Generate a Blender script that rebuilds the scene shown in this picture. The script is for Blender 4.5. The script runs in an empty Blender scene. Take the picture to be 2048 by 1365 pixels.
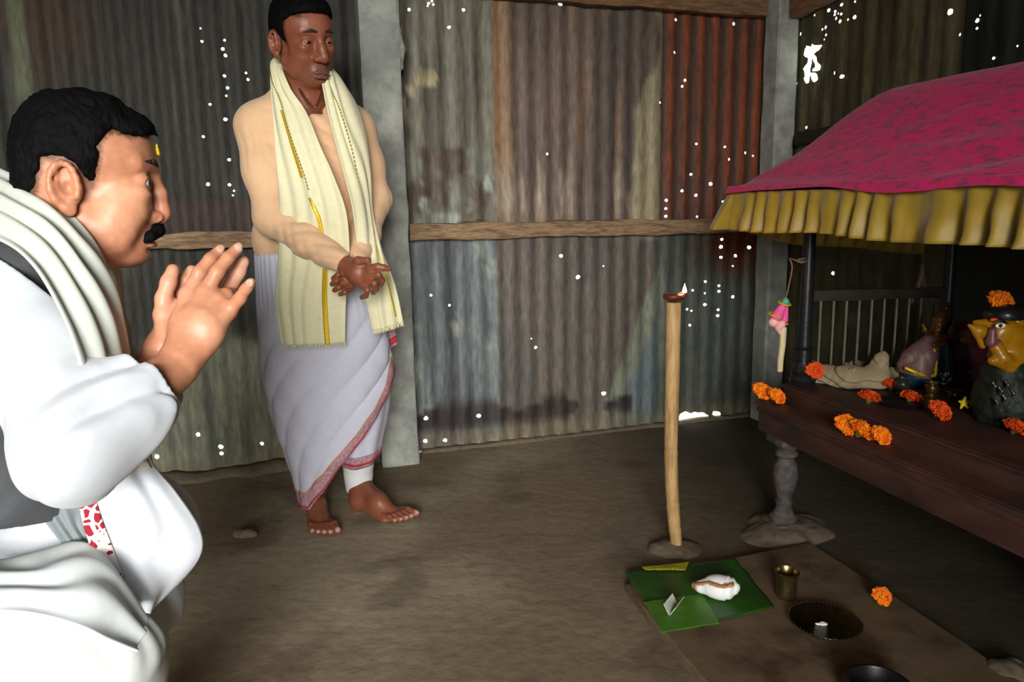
import bpy, math, random
import numpy as np
from mathutils import Vector, Matrix
from mathutils.geometry import delaunay_2d_cdt
random.seed(7)
C = bpy.context.scene.collection
SC = bpy.context.scene

# ------------------------------------------------------------------ camera, sky, lights, exposure
F, CX, CY, H = 1450.0, 1024.0, 682.5, 1.0
PITCH, ROLL = math.radians(9.6), math.radians(-0.95)
fw = np.array([0, math.cos(PITCH), -math.sin(PITCH)])
_up = np.array([0, math.sin(PITCH), math.cos(PITCH)]); _rt = np.array([1.0, 0, 0])
rt = _rt * math.cos(ROLL) + _up * math.sin(ROLL)
up = -_rt * math.sin(ROLL) + _up * math.cos(ROLL)
cam = bpy.data.objects.new('camera', bpy.data.cameras.new('camera'))
C.objects.link(cam); SC.camera = cam
cam.data.sensor_width = 36; cam.data.lens = F / 2048 * 36
cam.data.clip_start = 0.02
M = Matrix.Identity(4)
for i in range(3):
    M[i][0] = rt[i]; M[i][1] = up[i]; M[i][2] = -fw[i]
M[2][3] = H
cam.matrix_world = M

world = bpy.data.worlds.new('world'); SC.world = world; world.use_nodes = True
bg = world.node_tree.nodes['Background']
bg.inputs[0].default_value = (0.95, 1.0, 0.90, 1); bg.inputs[1].default_value = 2.0

def area(name, loc, target, sx, sy, power, col):
    l = bpy.data.lights.new(name, 'AREA'); l.shape = 'RECTANGLE'; l.size = sx; l.size_y = sy
    l.energy = power; l.color = col
    o = bpy.data.objects.new(name, l); C.objects.link(o); o.location = loc
    o.rotation_euler = (Vector(target) - Vector(loc)).to_track_quat('-Z', 'Y').to_euler()
    return o
area('open_side_daylight', (0.1, -8.0, 2.5), (-0.2, 2.3, 0.8), 4.6, 2.2, 1150, (1.0, 0.985, 0.95))
area('eaves_daylight', (0.2, -1.6, 1.9), (0.5, 2.6, 0.9), 1.2, 0.35, 6, (1.0, 0.98, 0.92))
vs = SC.view_settings
vs.view_transform = 'Standard'; vs.look = 'None'; vs.exposure = 0.5; vs.gamma = 1; vs.use_curve_mapping = False

# ------------------------------------------------------------------ geometry helpers
def at(x, y, Y):
    d = fw + rt * (x - CX) / F - up * (y - CY) / F
    return np.array([0, 0, H]) + d * (Y / d[1])
def hz(x, y, z):
    d = fw + rt * (x - CX) / F - up * (y - CY) / F
    return np.array([0, 0, H]) + d * ((z - H) / d[2])
def srgb(r, g, b):
    f = lambda v: ((v / 255 + 0.055) / 1.055) ** 2.4 if v > 10 else v / 255 / 12.92
    return (f(r), f(g), f(b))
def unit(v):
    v = np.asarray(v, float); return v / (np.linalg.norm(v) + 1e-12)

_tab = np.random.RandomState(3).rand(4096).astype(np.float32)
def vnoise(P):
    P = np.asarray(P, np.float32); i = np.floor(P).astype(np.int64); f = P - i; f = f * f * (3 - 2 * f)
    def h(a, b, c): return _tab[((a * 73856093) ^ (b * 19349663) ^ (c * 83492791)) & 4095]
    x, y, z = i[..., 0], i[..., 1], i[..., 2]; fx, fy, fz = f[..., 0], f[..., 1], f[..., 2]
    l = lambda a, b, t: a + (b - a) * t
    return l(l(l(h(x, y, z), h(x+1, y, z), fx), l(h(x, y+1, z), h(x+1, y+1, z), fx), fy),
             l(l(h(x, y, z+1), h(x+1, y, z+1), fx), l(h(x, y+1, z+1), h(x+1, y+1, z+1), fx), fy), fz) * 2 - 1
def fbm(P, o=4):
    P = np.asarray(P, np.float32); s = 0; a = 1; t = 0
    for k in range(o):
        s = s + a * vnoise(P + 17.3 * k); t += a; a *= 0.5; P = P * 2.03
    return s / t
def sstep(a, b, x):
    t = np.clip((x - a) / (b - a), 0, 1); return t * t * (3 - 2 * t)

def new_mesh(name, V, Fc, mat, parent=None, col=None, smooth=True):
    me = bpy.data.meshes.new(name)
    if isinstance(Fc, np.ndarray):
        n = len(Fc); k = Fc.shape[1]
        me.vertices.add(len(V)); me.vertices.foreach_set('co', np.asarray(V, np.float32).ravel())
        me.loops.add(n * k); me.loops.foreach_set('vertex_index', Fc.astype(np.int32).ravel())
        me.polygons.add(n); me.polygons.foreach_set('loop_start', np.arange(0, n * k, k, dtype=np.int32))
        try: me.polygons.foreach_set('loop_total', np.full(n, k, np.int32))
        except Exception: pass
        me.update(calc_edges=True); me.validate()
    else:
        me.from_pydata([tuple(map(float, v)) for v in V], [], [tuple(f) for f in Fc])
    if smooth: me.polygons.foreach_set('use_smooth', np.ones(len(me.polygons), bool))
    if col is not None:
        a = me.color_attributes.new('Col', 'FLOAT_COLOR', 'POINT')
        c = np.ones((len(V), 4), np.float32); c[:, :3] = col
        a.data.foreach_set('color', c.ravel())
    me.materials.append(mat)
    o = bpy.data.objects.new(name, me); C.objects.link(o)
    if parent is not None: put(o, parent)
    return o
def put(o, parent):
    o.parent = parent
    o.matrix_parent_inverse = parent.matrix_basis.inverted()
def empty(name, loc=(0, 0, 0), rz=0):
    o = bpy.data.objects.new(name, None); C.objects.link(o); o.location = tuple(map(float, loc)); o.rotation_euler = (0, 0, rz)
    o.empty_display_size = 0.05
    return o
def tag(o, label=None, cat=None, group=None, kind=None):
    if label: o['label'] = label
    if cat: o['category'] = cat
    if group: o['group'] = group
    if kind: o['kind'] = kind
    return o

class MB:
    """collects boxes, tubes and lathes into one mesh"""
    def __init__(s): s.v = []; s.f = []
    def add(s, V, Fc):
        b = len(s.v); s.v += [tuple(map(float, p)) for p in V]; s.f += [tuple(b + i for i in f) for f in Fc]; return s
    def box(s, c, h, R=None, bev=0.0):
        c = np.asarray(c, float); R = np.eye(3) if R is None else R
        if bev <= 0:
            P = [c + R @ (np.array([x, y, z]) * h) for x in (-1, 1) for y in (-1, 1) for z in (-1, 1)]
            return s.add(P, [(0, 1, 3, 2), (4, 6, 7, 5), (0, 4, 5, 1), (2, 3, 7, 6), (0, 2, 6, 4), (1, 5, 7, 3)])
        import bmesh
        bm = bmesh.new(); bmesh.ops.create_cube(bm, size=2)
        for v in bm.verts: v.co = Vector((v.co.x * h[0], v.co.y * h[1], v.co.z * h[2]))
        bmesh.ops.bevel(bm, geom=bm.edges[:], offset=bev, segments=2, affect='EDGES', profile=0.5)
        bm.verts.ensure_lookup_table()
        s.add([c + R @ np.array(v.co) for v in bm.verts], [[v.index for v in f.verts] for f in bm.faces]); bm.free(); return s
    def tube(s, pts, r, n=10, cap=True):
        pts = [np.asarray(p, float) for p in pts]; r = [r] * len(pts) if np.isscalar(r) else r
        V = []; Fc = []; ref = np.array([0.13, 0.29, 0.95])
        d0 = unit(pts[1] - pts[0]); a = unit(np.cross(d0, ref) if abs(d0 @ ref) < .9 else np.cross(d0, [1, 0, 0]))
        for i, p in enumerate(pts):
            d = unit(pts[min(i + 1, len(pts) - 1)] - pts[max(i - 1, 0)])
            a = unit(a - d * (a @ d)); b = np.cross(d, a)
            V += [p + r[i] * (a * math.cos(t) + b * math.sin(t)) for t in np.linspace(0, 2 * math.pi, n, endpoint=False)]
        for i in range(len(pts) - 1):
            for j in range(n): Fc.append((i*n+j, i*n+(j+1) % n, (i+1)*n+(j+1) % n, (i+1)*n+j))
        if cap: Fc.append(tuple(range(n))[::-1]); Fc.append(tuple((len(pts)-1)*n + j for j in range(n)))
        return s.add(V, Fc)
    def lathe(s, prof, c, n=28, R=None, wob=0.0):
        c = np.asarray(c, float); R = np.eye(3) if R is None else R; V = []; Fc = []
        for (r, z) in prof:
            for j in range(n):
                t = 2 * math.pi * j / n; rr = r * (1 + wob * math.sin(3 * t + z * 40))
                V.append(c + R @ np.array([rr * math.cos(t), rr * math.sin(t), z]))
        for i in range(len(prof) - 1):
            for j in range(n): Fc.append((i*n+j, i*n+(j+1) % n, (i+1)*n+(j+1) % n, (i+1)*n+j))
        Fc.append(tuple(range(n))[::-1]); Fc.append(tuple((len(prof)-1)*n + j for j in range(n)))
        return s.add(V, Fc)
    def build(s, name, mat, parent=None, smooth=True, bevel=0):
        o = new_mesh(name, s.v, s.f, mat, parent, smooth=smooth)
        if smooth:
            try:
                for e in o.data.edges: pass
                o.data.set_sharp_from_angle(angle=math.radians(40))
            except Exception: pass
        return o

def rough_beam(A, B, w, h, upv=(0, 0, 1), amp=0.004, seed=0, seg=0.03):
    """a hand-sawn timber from A to B with wandering faces; returns an MB"""
    A = np.asarray(A, float); B = np.asarray(B, float); d = unit(B - A); z = unit(np.asarray(upv) - d * (np.asarray(upv) @ d)); y = np.cross(z, d)
    n = max(2, int(np.linalg.norm(B - A) / seg)); V = []; Fc = []
    sec = [(-.5, -.42), (-.42, -.5), (0, -.5), (.42, -.5), (.5, -.42), (.5, 0), (.5, .42), (.42, .5), (0, .5), (-.42, .5), (-.5, .42), (-.5, 0)]; m = len(sec)
    for i in range(n + 1):
        p = A + (B - A) * i / n
        for (a, b) in sec:
            q = p + y * a * w + z * b * h
            e = fbm((q * [9, 9, 9] + seed * 7.7)[None], 3)[0]
            V.append(q + (y * a * 2 + z * b * 2) * e * amp * 2)
    for i in range(n):
        for j in range(m): Fc.append((i*m+j, (i+1)*m+j, (i+1)*m+(j+1) % m, i*m+(j+1) % m))
    Fc.append(tuple(range(m))); Fc.append(tuple(n*m + j for j in range(m))[::-1])
    mb = MB(); mb.add(V, Fc); return mb

# ------------------------------------------------------------------ materials
def mat(name, col, rough=0.7, metal=0.0, var=0.12, scale=12, bump=0.15, bscale=80, attr=False, sss=0.0, sheen=0.0,
        stretch=(1, 1, 1), col2=None, c2=(0.45, 0.6), spec=0.4, dist=0.004, bands=None, trans=0.0, alpha=None):
    m = bpy.data.materials.new(name); m.use_nodes = True; nt = m.node_tree; N = nt.nodes; L = nt.links
    b = N['Principled BSDF']; b.inputs['Roughness'].default_value = rough; b.inputs['Metallic'].default_value = metal
    b.inputs['Specular IOR Level'].default_value = spec
    if sss: b.inputs['Subsurface Weight'].default_value = sss; b.inputs['Subsurface Radius'].default_value = (0.012, 0.004, 0.002)
    if sss: b.inputs['Subsurface Scale'].default_value = 1.0
    if sheen: b.inputs['Sheen Weight'].default_value = sheen
    if trans: b.inputs['Transmission Weight'].default_value = trans
    tc = N.new('ShaderNodeTexCoord'); mp = N.new('ShaderNodeMapping'); mp.inputs['Scale'].default_value = stretch
    L.new(tc.outputs['Object'], mp.inputs['Vector'])
    n1 = N.new('ShaderNodeTexNoise'); n1.inputs['Scale'].default_value = scale; n1.inputs['Detail'].default_value = 6
    n1.inputs['Roughness'].default_value = 0.65
    L.new(mp.outputs[0], n1.inputs['Vector'])
    if attr:
        a = N.new('ShaderNodeAttribute'); a.attribute_name = 'Col'; src = a.outputs['Color']
    else:
        rgb = N.new('ShaderNodeRGB'); rgb.outputs[0].default_value = (*col, 1); src = rgb.outputs[0]
    if col2 is not None:
        r = N.new('ShaderNodeMapRange'); r.inputs['From Min'].default_value = c2[0]; r.inputs['From Max'].default_value = c2[1]
        L.new(n1.outputs['Fac'], r.inputs['Value'])
        mx = N.new('ShaderNodeMix'); mx.data_type = 'RGBA'; L.new(r.outputs[0], mx.inputs['Factor'])
        L.new(src, mx.inputs['A']); mx.inputs['B'].default_value = (*col2, 1); src = mx.outputs['Result']
    r2 = N.new('ShaderNodeMapRange'); r2.inputs['To Min'].default_value = 1 - var; r2.inputs['To Max'].default_value = 1 + var
    r2.inputs['From Min'].default_value = 0.3; r2.inputs['From Max'].default_value = 0.7
    n2 = N.new('ShaderNodeTexNoise'); n2.inputs['Scale'].default_value = scale * 3.1; n2.inputs['Detail'].default_value = 4
    L.new(mp.outputs[0], n2.inputs['Vector']); L.new(n2.outputs['Fac'], r2.inputs['Value'])
    mm = N.new('ShaderNodeVectorMath'); mm.operation = 'SCALE'; L.new(src, mm.inputs[0]); L.new(r2.outputs[0], mm.inputs['Scale'])
    L.new(mm.outputs[0], b.inputs['Base Color'])
    if bump:
        nb = N.new('ShaderNodeTexNoise'); nb.inputs['Scale'].default_value = bscale; nb.inputs['Detail'].default_value = 5
        L.new(mp.outputs[0], nb.inputs['Vector'])
        bp = N.new('ShaderNodeBump'); bp.inputs['Strength'].default_value = bump; bp.inputs['Distance'].default_value = dist
        L.new(nb.outputs['Fac'], bp.inputs['Height']); L.new(bp.outputs[0], b.inputs['Normal'])
    return m

MT = {}
MT['tin'] = mat('weathered_tin', (.1, .1, .1), 0.62, 0.25, var=.28, scale=22, bump=.35, bscale=90, attr=True, stretch=(1, 1, .25))
MT['concrete'] = mat('grey_concrete', srgb(150, 152, 146), .85, var=.14, scale=7, bump=.4, bscale=70, col2=srgb(176, 178, 170))
MT['timber'] = mat('pale_timber', srgb(150, 122, 92), .75, var=.3, scale=9, bump=.4, bscale=50, stretch=(1, 1, 7), col2=srgb(112, 88, 64))
MT['beam'] = mat('roof_timber', srgb(140, 104, 74), .75, var=.25, scale=9, bump=.4, bscale=50, stretch=(1, 1, 7), col2=srgb(112, 80, 56))
MT['darkbeam'] = mat('sooty_timber', srgb(44, 38, 30), .8, var=.3, scale=9, bump=.4)
MT['mud'] = mat('mud_floor', (.1, .1, .1), .92, var=.10, scale=9, bump=.5, bscale=26, attr=True, dist=.006, spec=.2)
MT['mudlump'] = mat('dry_mud', srgb(104, 92, 76), .95, var=.2, scale=14, bump=.6, bscale=40)
MT['altarwood'] = mat('dark_red_wood', srgb(74, 44, 38), .55, var=.35, scale=9, bump=.4, bscale=60, stretch=(.3, .3, 1), col2=srgb(52, 38, 34))
MT['legwood'] = mat('dusty_turned_wood', srgb(84, 74, 68), .8, var=.3, scale=20, bump=.5, col2=srgb(58, 58, 62))
MT['pole'] = mat('black_iron_pole', srgb(40, 40, 44), .35, .5, var=.2, bump=.15)
MT['bars'] = mat('grey_bars', srgb(92, 88, 76), .6, .2, var=.2)
MT['white'] = mat('white_cotton', srgb(200, 204, 211), .85, var=.025, scale=30, bump=.12, bscale=260, sheen=.2, dist=.001)
MT['dhotiA'] = mat('sheer_cotton', srgb(206, 210, 208), .85, var=.03, scale=30, bump=.12, bscale=260, dist=.001)
MT['offwhite'] = mat('soft_shawl', srgb(192, 197, 186), .9, var=.03, scale=30, bump=.15, bscale=240, sheen=.3, dist=.001)
MT['cream'] = mat('cream_shawl', srgb(226, 220, 182), .9, var=.04, scale=20, bump=.15, bscale=240, sheen=.2, dist=.001)
MT['peach'] = mat('peach_knit', srgb(226, 184, 144), .9, var=.03, scale=20, bump=.12, bscale=260, sheen=.2, dist=.001)
MT['dhotiB'] = mat('lilac_white_cotton', srgb(206, 206, 222), .85, var=.03, scale=20, bump=.12, bscale=240, dist=.001)
MT['charcoal'] = mat('charcoal_waistcoat', srgb(62, 64, 68), .7, var=.1, scale=60, bump=.12, bscale=300, sheen=.2, dist=.001)
MT['greycloth'] = mat('grey_lining', srgb(120, 128, 130), .6, var=.05, scale=30)
MT['skinA'] = mat('warm_brown_skin', (.3, .15, .08), .45, var=.07, scale=40, bump=.18, bscale=300, attr=True, sss=.25, dist=.0012)
MT['skinB'] = mat('deep_brown_skin', (.2, .08, .05), .42, var=.07, scale=40, bump=.18, bscale=300, attr=True, sss=.12, dist=.0012)
MT['hair'] = mat('black_hair', srgb(6, 5, 6), .75, var=.3, scale=60, bump=.7, bscale=260, stretch=(1, 1, .35), spec=.10, dist=.003)
MT['eye'] = mat('eye_surface', (.8, .8, .8), .12, var=.01, bump=0, attr=True)
MT['gold'] = mat('gold_zari', srgb(214, 178, 30), .4, .35, var=.2, scale=200, bump=.3, bscale=300)
MT['pinkborder'] = mat('maroon_woven_border', srgb(186, 150, 158), .8, var=.25, scale=120, bump=.2, col2=srgb(160, 112, 124))
MT['redborder'] = mat('red_edge_stripe', srgb(176, 52, 62), .8, var=.1)
MT['orangeborder'] = mat('gold_edge_stripe', srgb(206, 140, 84), .6, var=.1)
MT['orange'] = mat('marigold_petals', srgb(255, 146, 10), .75, var=.12, scale=40, bump=.2, col2=srgb(248, 112, 4))
MT['orange2'] = mat('deep_marigold_petals', srgb(226, 82, 14), .75, var=.15, scale=40, bump=.2)
MT['green'] = mat('calyx_green', srgb(72, 96, 40), .7)
MT['magenta'] = mat('magenta_cloth', srgb(206, 18, 96), .75, var=.1, scale=38, bump=.5, bscale=20, col2=srgb(146, 44, 84), c2=(.52, .58), stretch=(1.0, .8, 2.6), sheen=.1, dist=.01)
MT['mustard'] = mat('mustard_satin', srgb(146, 118, 32), .5, var=.1, scale=8, bump=.2, sheen=.2)
MT['greyband'] = mat('grey_canopy_lining', srgb(72, 78, 72), .8)
MT['bamboo'] = mat('bamboo_cane', srgb(180, 146, 96), .5, var=.16, scale=16, bump=.15, stretch=(3, 3, .5), col2=srgb(160, 122, 80))
MT['palewood'] = mat('pale_stick', srgb(214, 196, 156), .6, var=.1, scale=16, stretch=(3, 3, .5))
MT['clay'] = mat('oily_clay', srgb(86, 42, 26), .4, var=.2, scale=40, bump=.3)
MT['brass'] = mat('brass', srgb(150, 128, 84), .28, .95, var=.12, scale=30, bump=.1, bscale=60)
MT['brassdark'] = mat('tarnished_brass', srgb(70, 58, 40), .35, .9, var=.3, scale=20, bump=.2)
MT['slab'] = mat('stained_cement_slab', srgb(108, 90, 68), .7, var=.14, scale=5, bump=.3, bscale=40, col2=srgb(74, 52, 36), c2=(.5, .66))
MT['leaf'] = mat('banana_leaf', srgb(36, 84, 14), .42, var=.16, scale=6, bump=.3, bscale=30, col2=srgb(28, 70, 12))
MT['leafb'] = mat('lighter_banana_leaf', srgb(66, 118, 24), .42, var=.16, scale=6, bump=.3, bscale=30)
MT['leafedge'] = mat('yellowed_leaf', srgb(156, 150, 34), .5, var=.2, scale=20)
MT['shellpaint'] = mat('conch_surface', (.8, .8, .8), .35, var=.03, bump=.12, bscale=60, attr=True)
MT['shell'] = mat('white_shell', srgb(238, 238, 236), .35, var=.03, bump=.12, bscale=60)
MT['shellbrown'] = mat('brown_shell_edge', srgb(160, 112, 72), .5, var=.3, scale=60)
MT['plastic'] = mat('clear_wrapper', srgb(190, 196, 180), .2, var=.12, scale=120, bump=.3, spec=.8)
MT['beige'] = mat('beige_muslin', srgb(150, 134, 106), .9, var=.06, scale=20, bump=.2, bscale=160)
MT['pink'] = mat('pink_foam', srgb(232, 88, 150), .6)
MT['lightpink'] = mat('pale_pink_foam', srgb(236, 176, 170), .6)
MT['teal'] = mat('teal_bead', srgb(70, 170, 140), .5)
MT['yellow'] = mat('yellow_ring', srgb(200, 180, 30), .5)
MT['cord'] = mat('brown_cord', srgb(128, 96, 74), .8)
MT['idolyellow'] = mat('yellow_enamel', srgb(158, 108, 14), .3, var=.15, scale=20, bump=.1, col2=srgb(124, 72, 12), c2=(.55, .75))
MT['idolgold'] = mat('gilt', srgb(112, 78, 34), .4, .6, var=.25, scale=30, bump=.3)
MT['idolmauve'] = mat('mauve_snout', srgb(110, 62, 70), .4)
MT['idolblack'] = mat('black_lacquer', srgb(28, 30, 30), .3, var=.3)
MT['dusky'] = mat('dusky_pink_silk', srgb(104, 76, 74), .5, .1, var=.2, scale=40, bump=.3)
MT['blue'] = mat('blue_silk', srgb(12, 48, 66), .5, .1, var=.2)
MT['crimson'] = mat('crimson_silk', srgb(70, 12, 34), .5, var=.2, bump=.3)
MT['darkgreen'] = mat('dark_green_cloth', srgb(20, 28, 20), .6, var=.3, scale=30, bump=.4)
MT['tinsel'] = mat('silver_tinsel', srgb(90, 92, 86), .25, .8, var=.4, scale=80, bump=.6)
MT['black'] = mat('black_pot', srgb(18, 18, 20), .4)
MT['ragpale'] = mat('pale_rag', srgb(150, 152, 138), .9, var=.1)
MT['ivory'] = mat('nail', srgb(196, 148, 126), .35, var=.02)
# red embroidery on white
def embroidery():
    m = bpy.data.materials.new('red_embroidery'); m.use_nodes = True; nt = m.node_tree; N = nt.nodes; L = nt.links; b = N['Principled BSDF']
    b.inputs['Roughness'].default_value = .85
    tc = N.new('ShaderNodeTexCoord'); v = N.new('ShaderNodeTexVoronoi'); v.feature = 'DISTANCE_TO_EDGE'; v.inputs['Scale'].default_value = 75
    nz = N.new('ShaderNodeTexNoise'); nz.inputs['Scale'].default_value = 40; nz.inputs['Distortion'].default_value = 1.5
    L.new(tc.outputs['Object'], v.inputs['Vector']); L.new(tc.outputs['Object'], nz.inputs['Vector'])
    a = N.new('ShaderNodeMath'); a.operation = 'MULTIPLY'; L.new(v.outputs['Distance'], a.inputs[0]); L.new(nz.outputs['Fac'], a.inputs[1])
    r = N.new('ShaderNodeValToRGB'); r.color_ramp.interpolation = 'CONSTANT'
    r.color_ramp.elements[0].color = (*srgb(232, 224, 220), 1); r.color_ramp.elements[1].position = .055; r.color_ramp.elements[1].color = (*srgb(150, 14, 36), 1)
    L.new(a.outputs[0], r.inputs[0]); L.new(r.outputs[0], b.inputs['Base Color'])
    return m
MT['embroidery'] = embroidery()
def flame_mat():
    m = bpy.data.materials.new('flame'); m.use_nodes = True; nt = m.node_tree; b = nt.nodes['Principled BSDF']
    b.inputs['Base Color'].default_value = (1, .6, .2, 1); b.inputs['Emission Color'].default_value = (1, .55, .2, 1); b.inputs['Emission Strength'].default_value = 14
    return m
MT['flame'] = flame_mat()

# ------------------------------------------------------------------ signed-distance modelling for bodies and soft shapes
BIG = 1e3
class Frame:
    def __init__(s, o, f, u=(0, 0, 1), sc=1.0):
        s.o = np.asarray(o, float); x = unit(f); z = unit(np.asarray(u, float) - x * (np.asarray(u) @ x)); y = np.cross(z, x)
        s.R = np.stack([x, y, z], 1); s.s = sc
    def p(s, *a): return s.o + s.R @ (np.asarray(a, float) * 0.001 * s.s)
    def loc(s, P): return ((P - s.o) @ s.R) * (1000 / s.s)
class Sdf:
    def __init__(s): s.ops = []; s.lo = []; s.hi = []
    def _b(s, p, r): s.lo.append(np.asarray(p) - r); s.hi.append(np.asarray(p) + r)
    def cap(s, a, b, ra, rb=None, k=.01, op='+'):
        a = np.asarray(a, np.float32); b = np.asarray(b, np.float32); rb = ra if rb is None else rb; d = b - a; dd = float(d @ d) + 1e-12
        def f(P):
            t = np.clip(((P - a) @ d) / dd, 0, 1); return np.linalg.norm(P - a - t[..., None] * d, axis=-1) - (ra + (rb - ra) * t)
        s.ops.append((op, f, k))
        if op == '+': s._b(a, ra + .01); s._b(b, rb + .01)
        return s
    def chain(s, pts, rs, k=.01, op='+'):
        rs = [rs] * len(pts) if np.isscalar(rs) else rs
        for i in range(len(pts) - 1): s.cap(pts[i], pts[i+1], rs[i], rs[i+1], k, op)
        return s
    def ell(s, c, r, R=None, k=.01, op='+'):
        c = np.asarray(c, np.float32); R = (np.eye(3) if R is None else R).astype(np.float32); r = np.asarray(r, np.float32)
        def f(P):
            q = (P - c) @ R; k0 = np.linalg.norm(q / r, axis=-1); k1 = np.linalg.norm(q / (r * r), axis=-1)
            return np.where(k1 < 1e-6, -r.min(), k0 * (k0 - 1) / np.maximum(k1, 1e-6))
        s.ops.append((op, f, k))
        if op == '+': s._b(c, float(r.max()) + .01)
        return s
    def box(s, c, h, R=None, rd=.005, k=.01, op='+'):
        c = np.asarray(c, np.float32); R = (np.eye(3) if R is None else R).astype(np.float32); h = np.asarray(h, np.float32)
        def f(P):
            q = np.abs((P - c) @ R) - (h - rd); return np.linalg.norm(np.maximum(q, 0), axis=-1) + np.minimum(q.max(-1), 0) - rd
        s.ops.append((op, f, k))
        if op == '+': s._b(c, float(np.linalg.norm(h)) + .01)
        return s
    def fn(s, f, op='&', k=.004): s.ops.append((op, f, k)); return s
    def ev(s, P, ctr=None, rad=0.0):
        """P (N,m,3) sample points in N blocks; ctr (N,3) centres for culling"""
        D = np.full(P.shape[:-1], BIG, np.float32)
        for op, f, k in s.ops:
            if ctr is not None:
                sel = f(ctr) < rad * 2.2 + k * 1.5 + .02 if op in '+-' else np.ones(len(P), bool)
                if not sel.any(): continue
            else: sel = slice(None)
            b = f(P[sel]); a = D[sel]
            if op == '+':
                h = np.clip(.5 + .5 * (b - a) / k, 0, 1); D[sel] = b + (a - b) * h - k * h * (1 - h)
            elif op == '-':
                b = -b; h = np.clip(.5 + .5 * (b - a) / k, 0, 1); D[sel] = a + (b - a) * h + k * h * (1 - h)
            elif op == '&':
                h = np.clip(.5 + .5 * (b - a) / k, 0, 1); D[sel] = a + (b - a) * h + k * h * (1 - h)
            elif op == 'd': D[sel] = a + b
        return D
    def mesh(s, name, h, m, parent=None, colfn=None, smooth=1, margin=0.02):
        lo = np.min(s.lo, 0) - margin; hi = np.max(s.hi, 0) + margin
        Bk = 8; bs = h * Bk; nb = np.ceil((hi - lo) / bs).astype(int)
        g = np.stack(np.meshgrid(*[np.arange(n) for n in nb], indexing='ij'), -1).reshape(-1, 3)
        ctr = (lo + (g + .5) * bs).astype(np.float32)
        keep = []
        for i in range(0, len(g), 200000):
            d = s.ev(ctr[i:i+200000]); keep.append(np.abs(d) < bs * 1.5 + .012)
        g = g[np.concatenate(keep)]; ctr = (lo + (g + .5) * bs).astype(np.float32)
        n1 = Bk + 1; off = np.stack(np.meshgrid(*[np.arange(n1)] * 3, indexing='ij'), -1).reshape(-1, 3)
        nbk = np.array(nb) * Bk + 2
        cellkeys = []; cellpos = []; edges = []
        for i in range(0, len(g), 1500):
            gg = g[i:i+1500]; P = (lo + (gg[:, None] * Bk + off[None]) * h).astype(np.float32)
            D = s.ev(P, ctr[i:i+1500], bs * .87).reshape(-1, n1, n1, n1)
            S = D < 0
            c = [S[:, a:a+Bk, b:b+Bk, e:e+Bk] for a in (0, 1) for b in (0, 1) for e in (0, 1)]
            sm = sum(x.astype(np.int8) for x in c); act = (sm > 0) & (sm < 8)
            ids = np.argwhere(act)
            if len(ids) == 0: continue
            bi, x, y, z = ids.T; acc = np.zeros((len(ids), 3)); cnt = np.zeros(len(ids))
            for ax in range(3):
                for u in (0, 1):
                    for v in (0, 1):
                        o0 = [0, 0, 0]; oth = [q for q in range(3) if q != ax]; o0[oth[0]] = u; o0[oth[1]] = v; o1 = list(o0); o1[ax] = 1
                        a = D[bi, x+o0[0], y+o0[1], z+o0[2]]; b = D[bi, x+o1[0], y+o1[1], z+o1[2]]
                        cr = (a < 0) != (b < 0); t = np.where(cr, a / np.where(cr, a - b, 1), 0)
                        pp = np.zeros((len(ids), 3)); pp[:, oth[0]] = u; pp[:, oth[1]] = v; pp[:, ax] = t
                        acc += pp * cr[:, None]; cnt += cr
            G = gg[bi] * Bk + np.stack([x, y, z], 1)
            cellkeys.append((G[:, 0] * nbk[1] + G[:, 1]) * nbk[2] + G[:, 2]); cellpos.append(lo + (G + acc / cnt[:, None]) * h)
            for ax in range(3):
                a = D[:, :Bk, :Bk, :Bk]; sl = [slice(0, Bk)] * 3; sl[ax] = slice(1, Bk + 1); b = D[(slice(None), *sl)]
                e = np.argwhere((a < 0) != (b < 0))
                if len(e):
                    Ge = gg[e[:, 0]] * Bk + e[:, 1:]; sg = a[tuple(e.T)] < 0; edges.append((ax, Ge, sg))
        if not cellkeys: print('EMPTY SDF', name); return None
        keys = np.concatenate(cellkeys); pos = np.concatenate(cellpos); o = np.argsort(keys); keys = keys[o]; pos = pos[o]
        Fs = []
        for ax, Ge, sg in edges:
            u, v = [(1, 2), (2, 0), (0, 1)][ax]; q = []; ok = np.ones(len(Ge), bool)
            for du, dv in ((0, 0), (-1, 0), (-1, -1), (0, -1)):
                Gc = Ge.copy(); Gc[:, u] += du; Gc[:, v] += dv
                kk = (Gc[:, 0] * nbk[1] + Gc[:, 1]) * nbk[2] + Gc[:, 2]; ix = np.clip(np.searchsorted(keys, kk), 0, len(keys) - 1)
                ok &= keys[ix] == kk; q.append(ix)
            q = np.stack(q, 1); q[~sg] = q[~sg][:, ::-1]; Fs.append(q[ok])
        Fq = np.concatenate(Fs); used = np.zeros(len(pos), bool); used[Fq] = True; mp_ = np.cumsum(used) - 1; pos = pos[used]; Fq = mp_[Fq]
        for _ in range(smooth):
            E = np.concatenate([Fq[:, [0, 1]], Fq[:, [1, 2]], Fq[:, [2, 3]], Fq[:, [3, 0]]]); acc = np.zeros_like(pos); c = np.zeros(len(pos))
            for ax in range(3): acc[:, ax] = np.bincount(E[:, 0], pos[E[:, 1], ax], len(pos)) + np.bincount(E[:, 1], pos[E[:, 0], ax], len(pos))
            c = np.bincount(E[:, 0], minlength=len(pos)) + np.bincount(E[:, 1], minlength=len(pos))
            pos = pos * .4 + .6 * acc / np.maximum(c, 1)[:, None]
        col = colfn(pos) if colfn else None
        return new_mesh(name, pos, Fq, m, parent, col)

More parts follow.
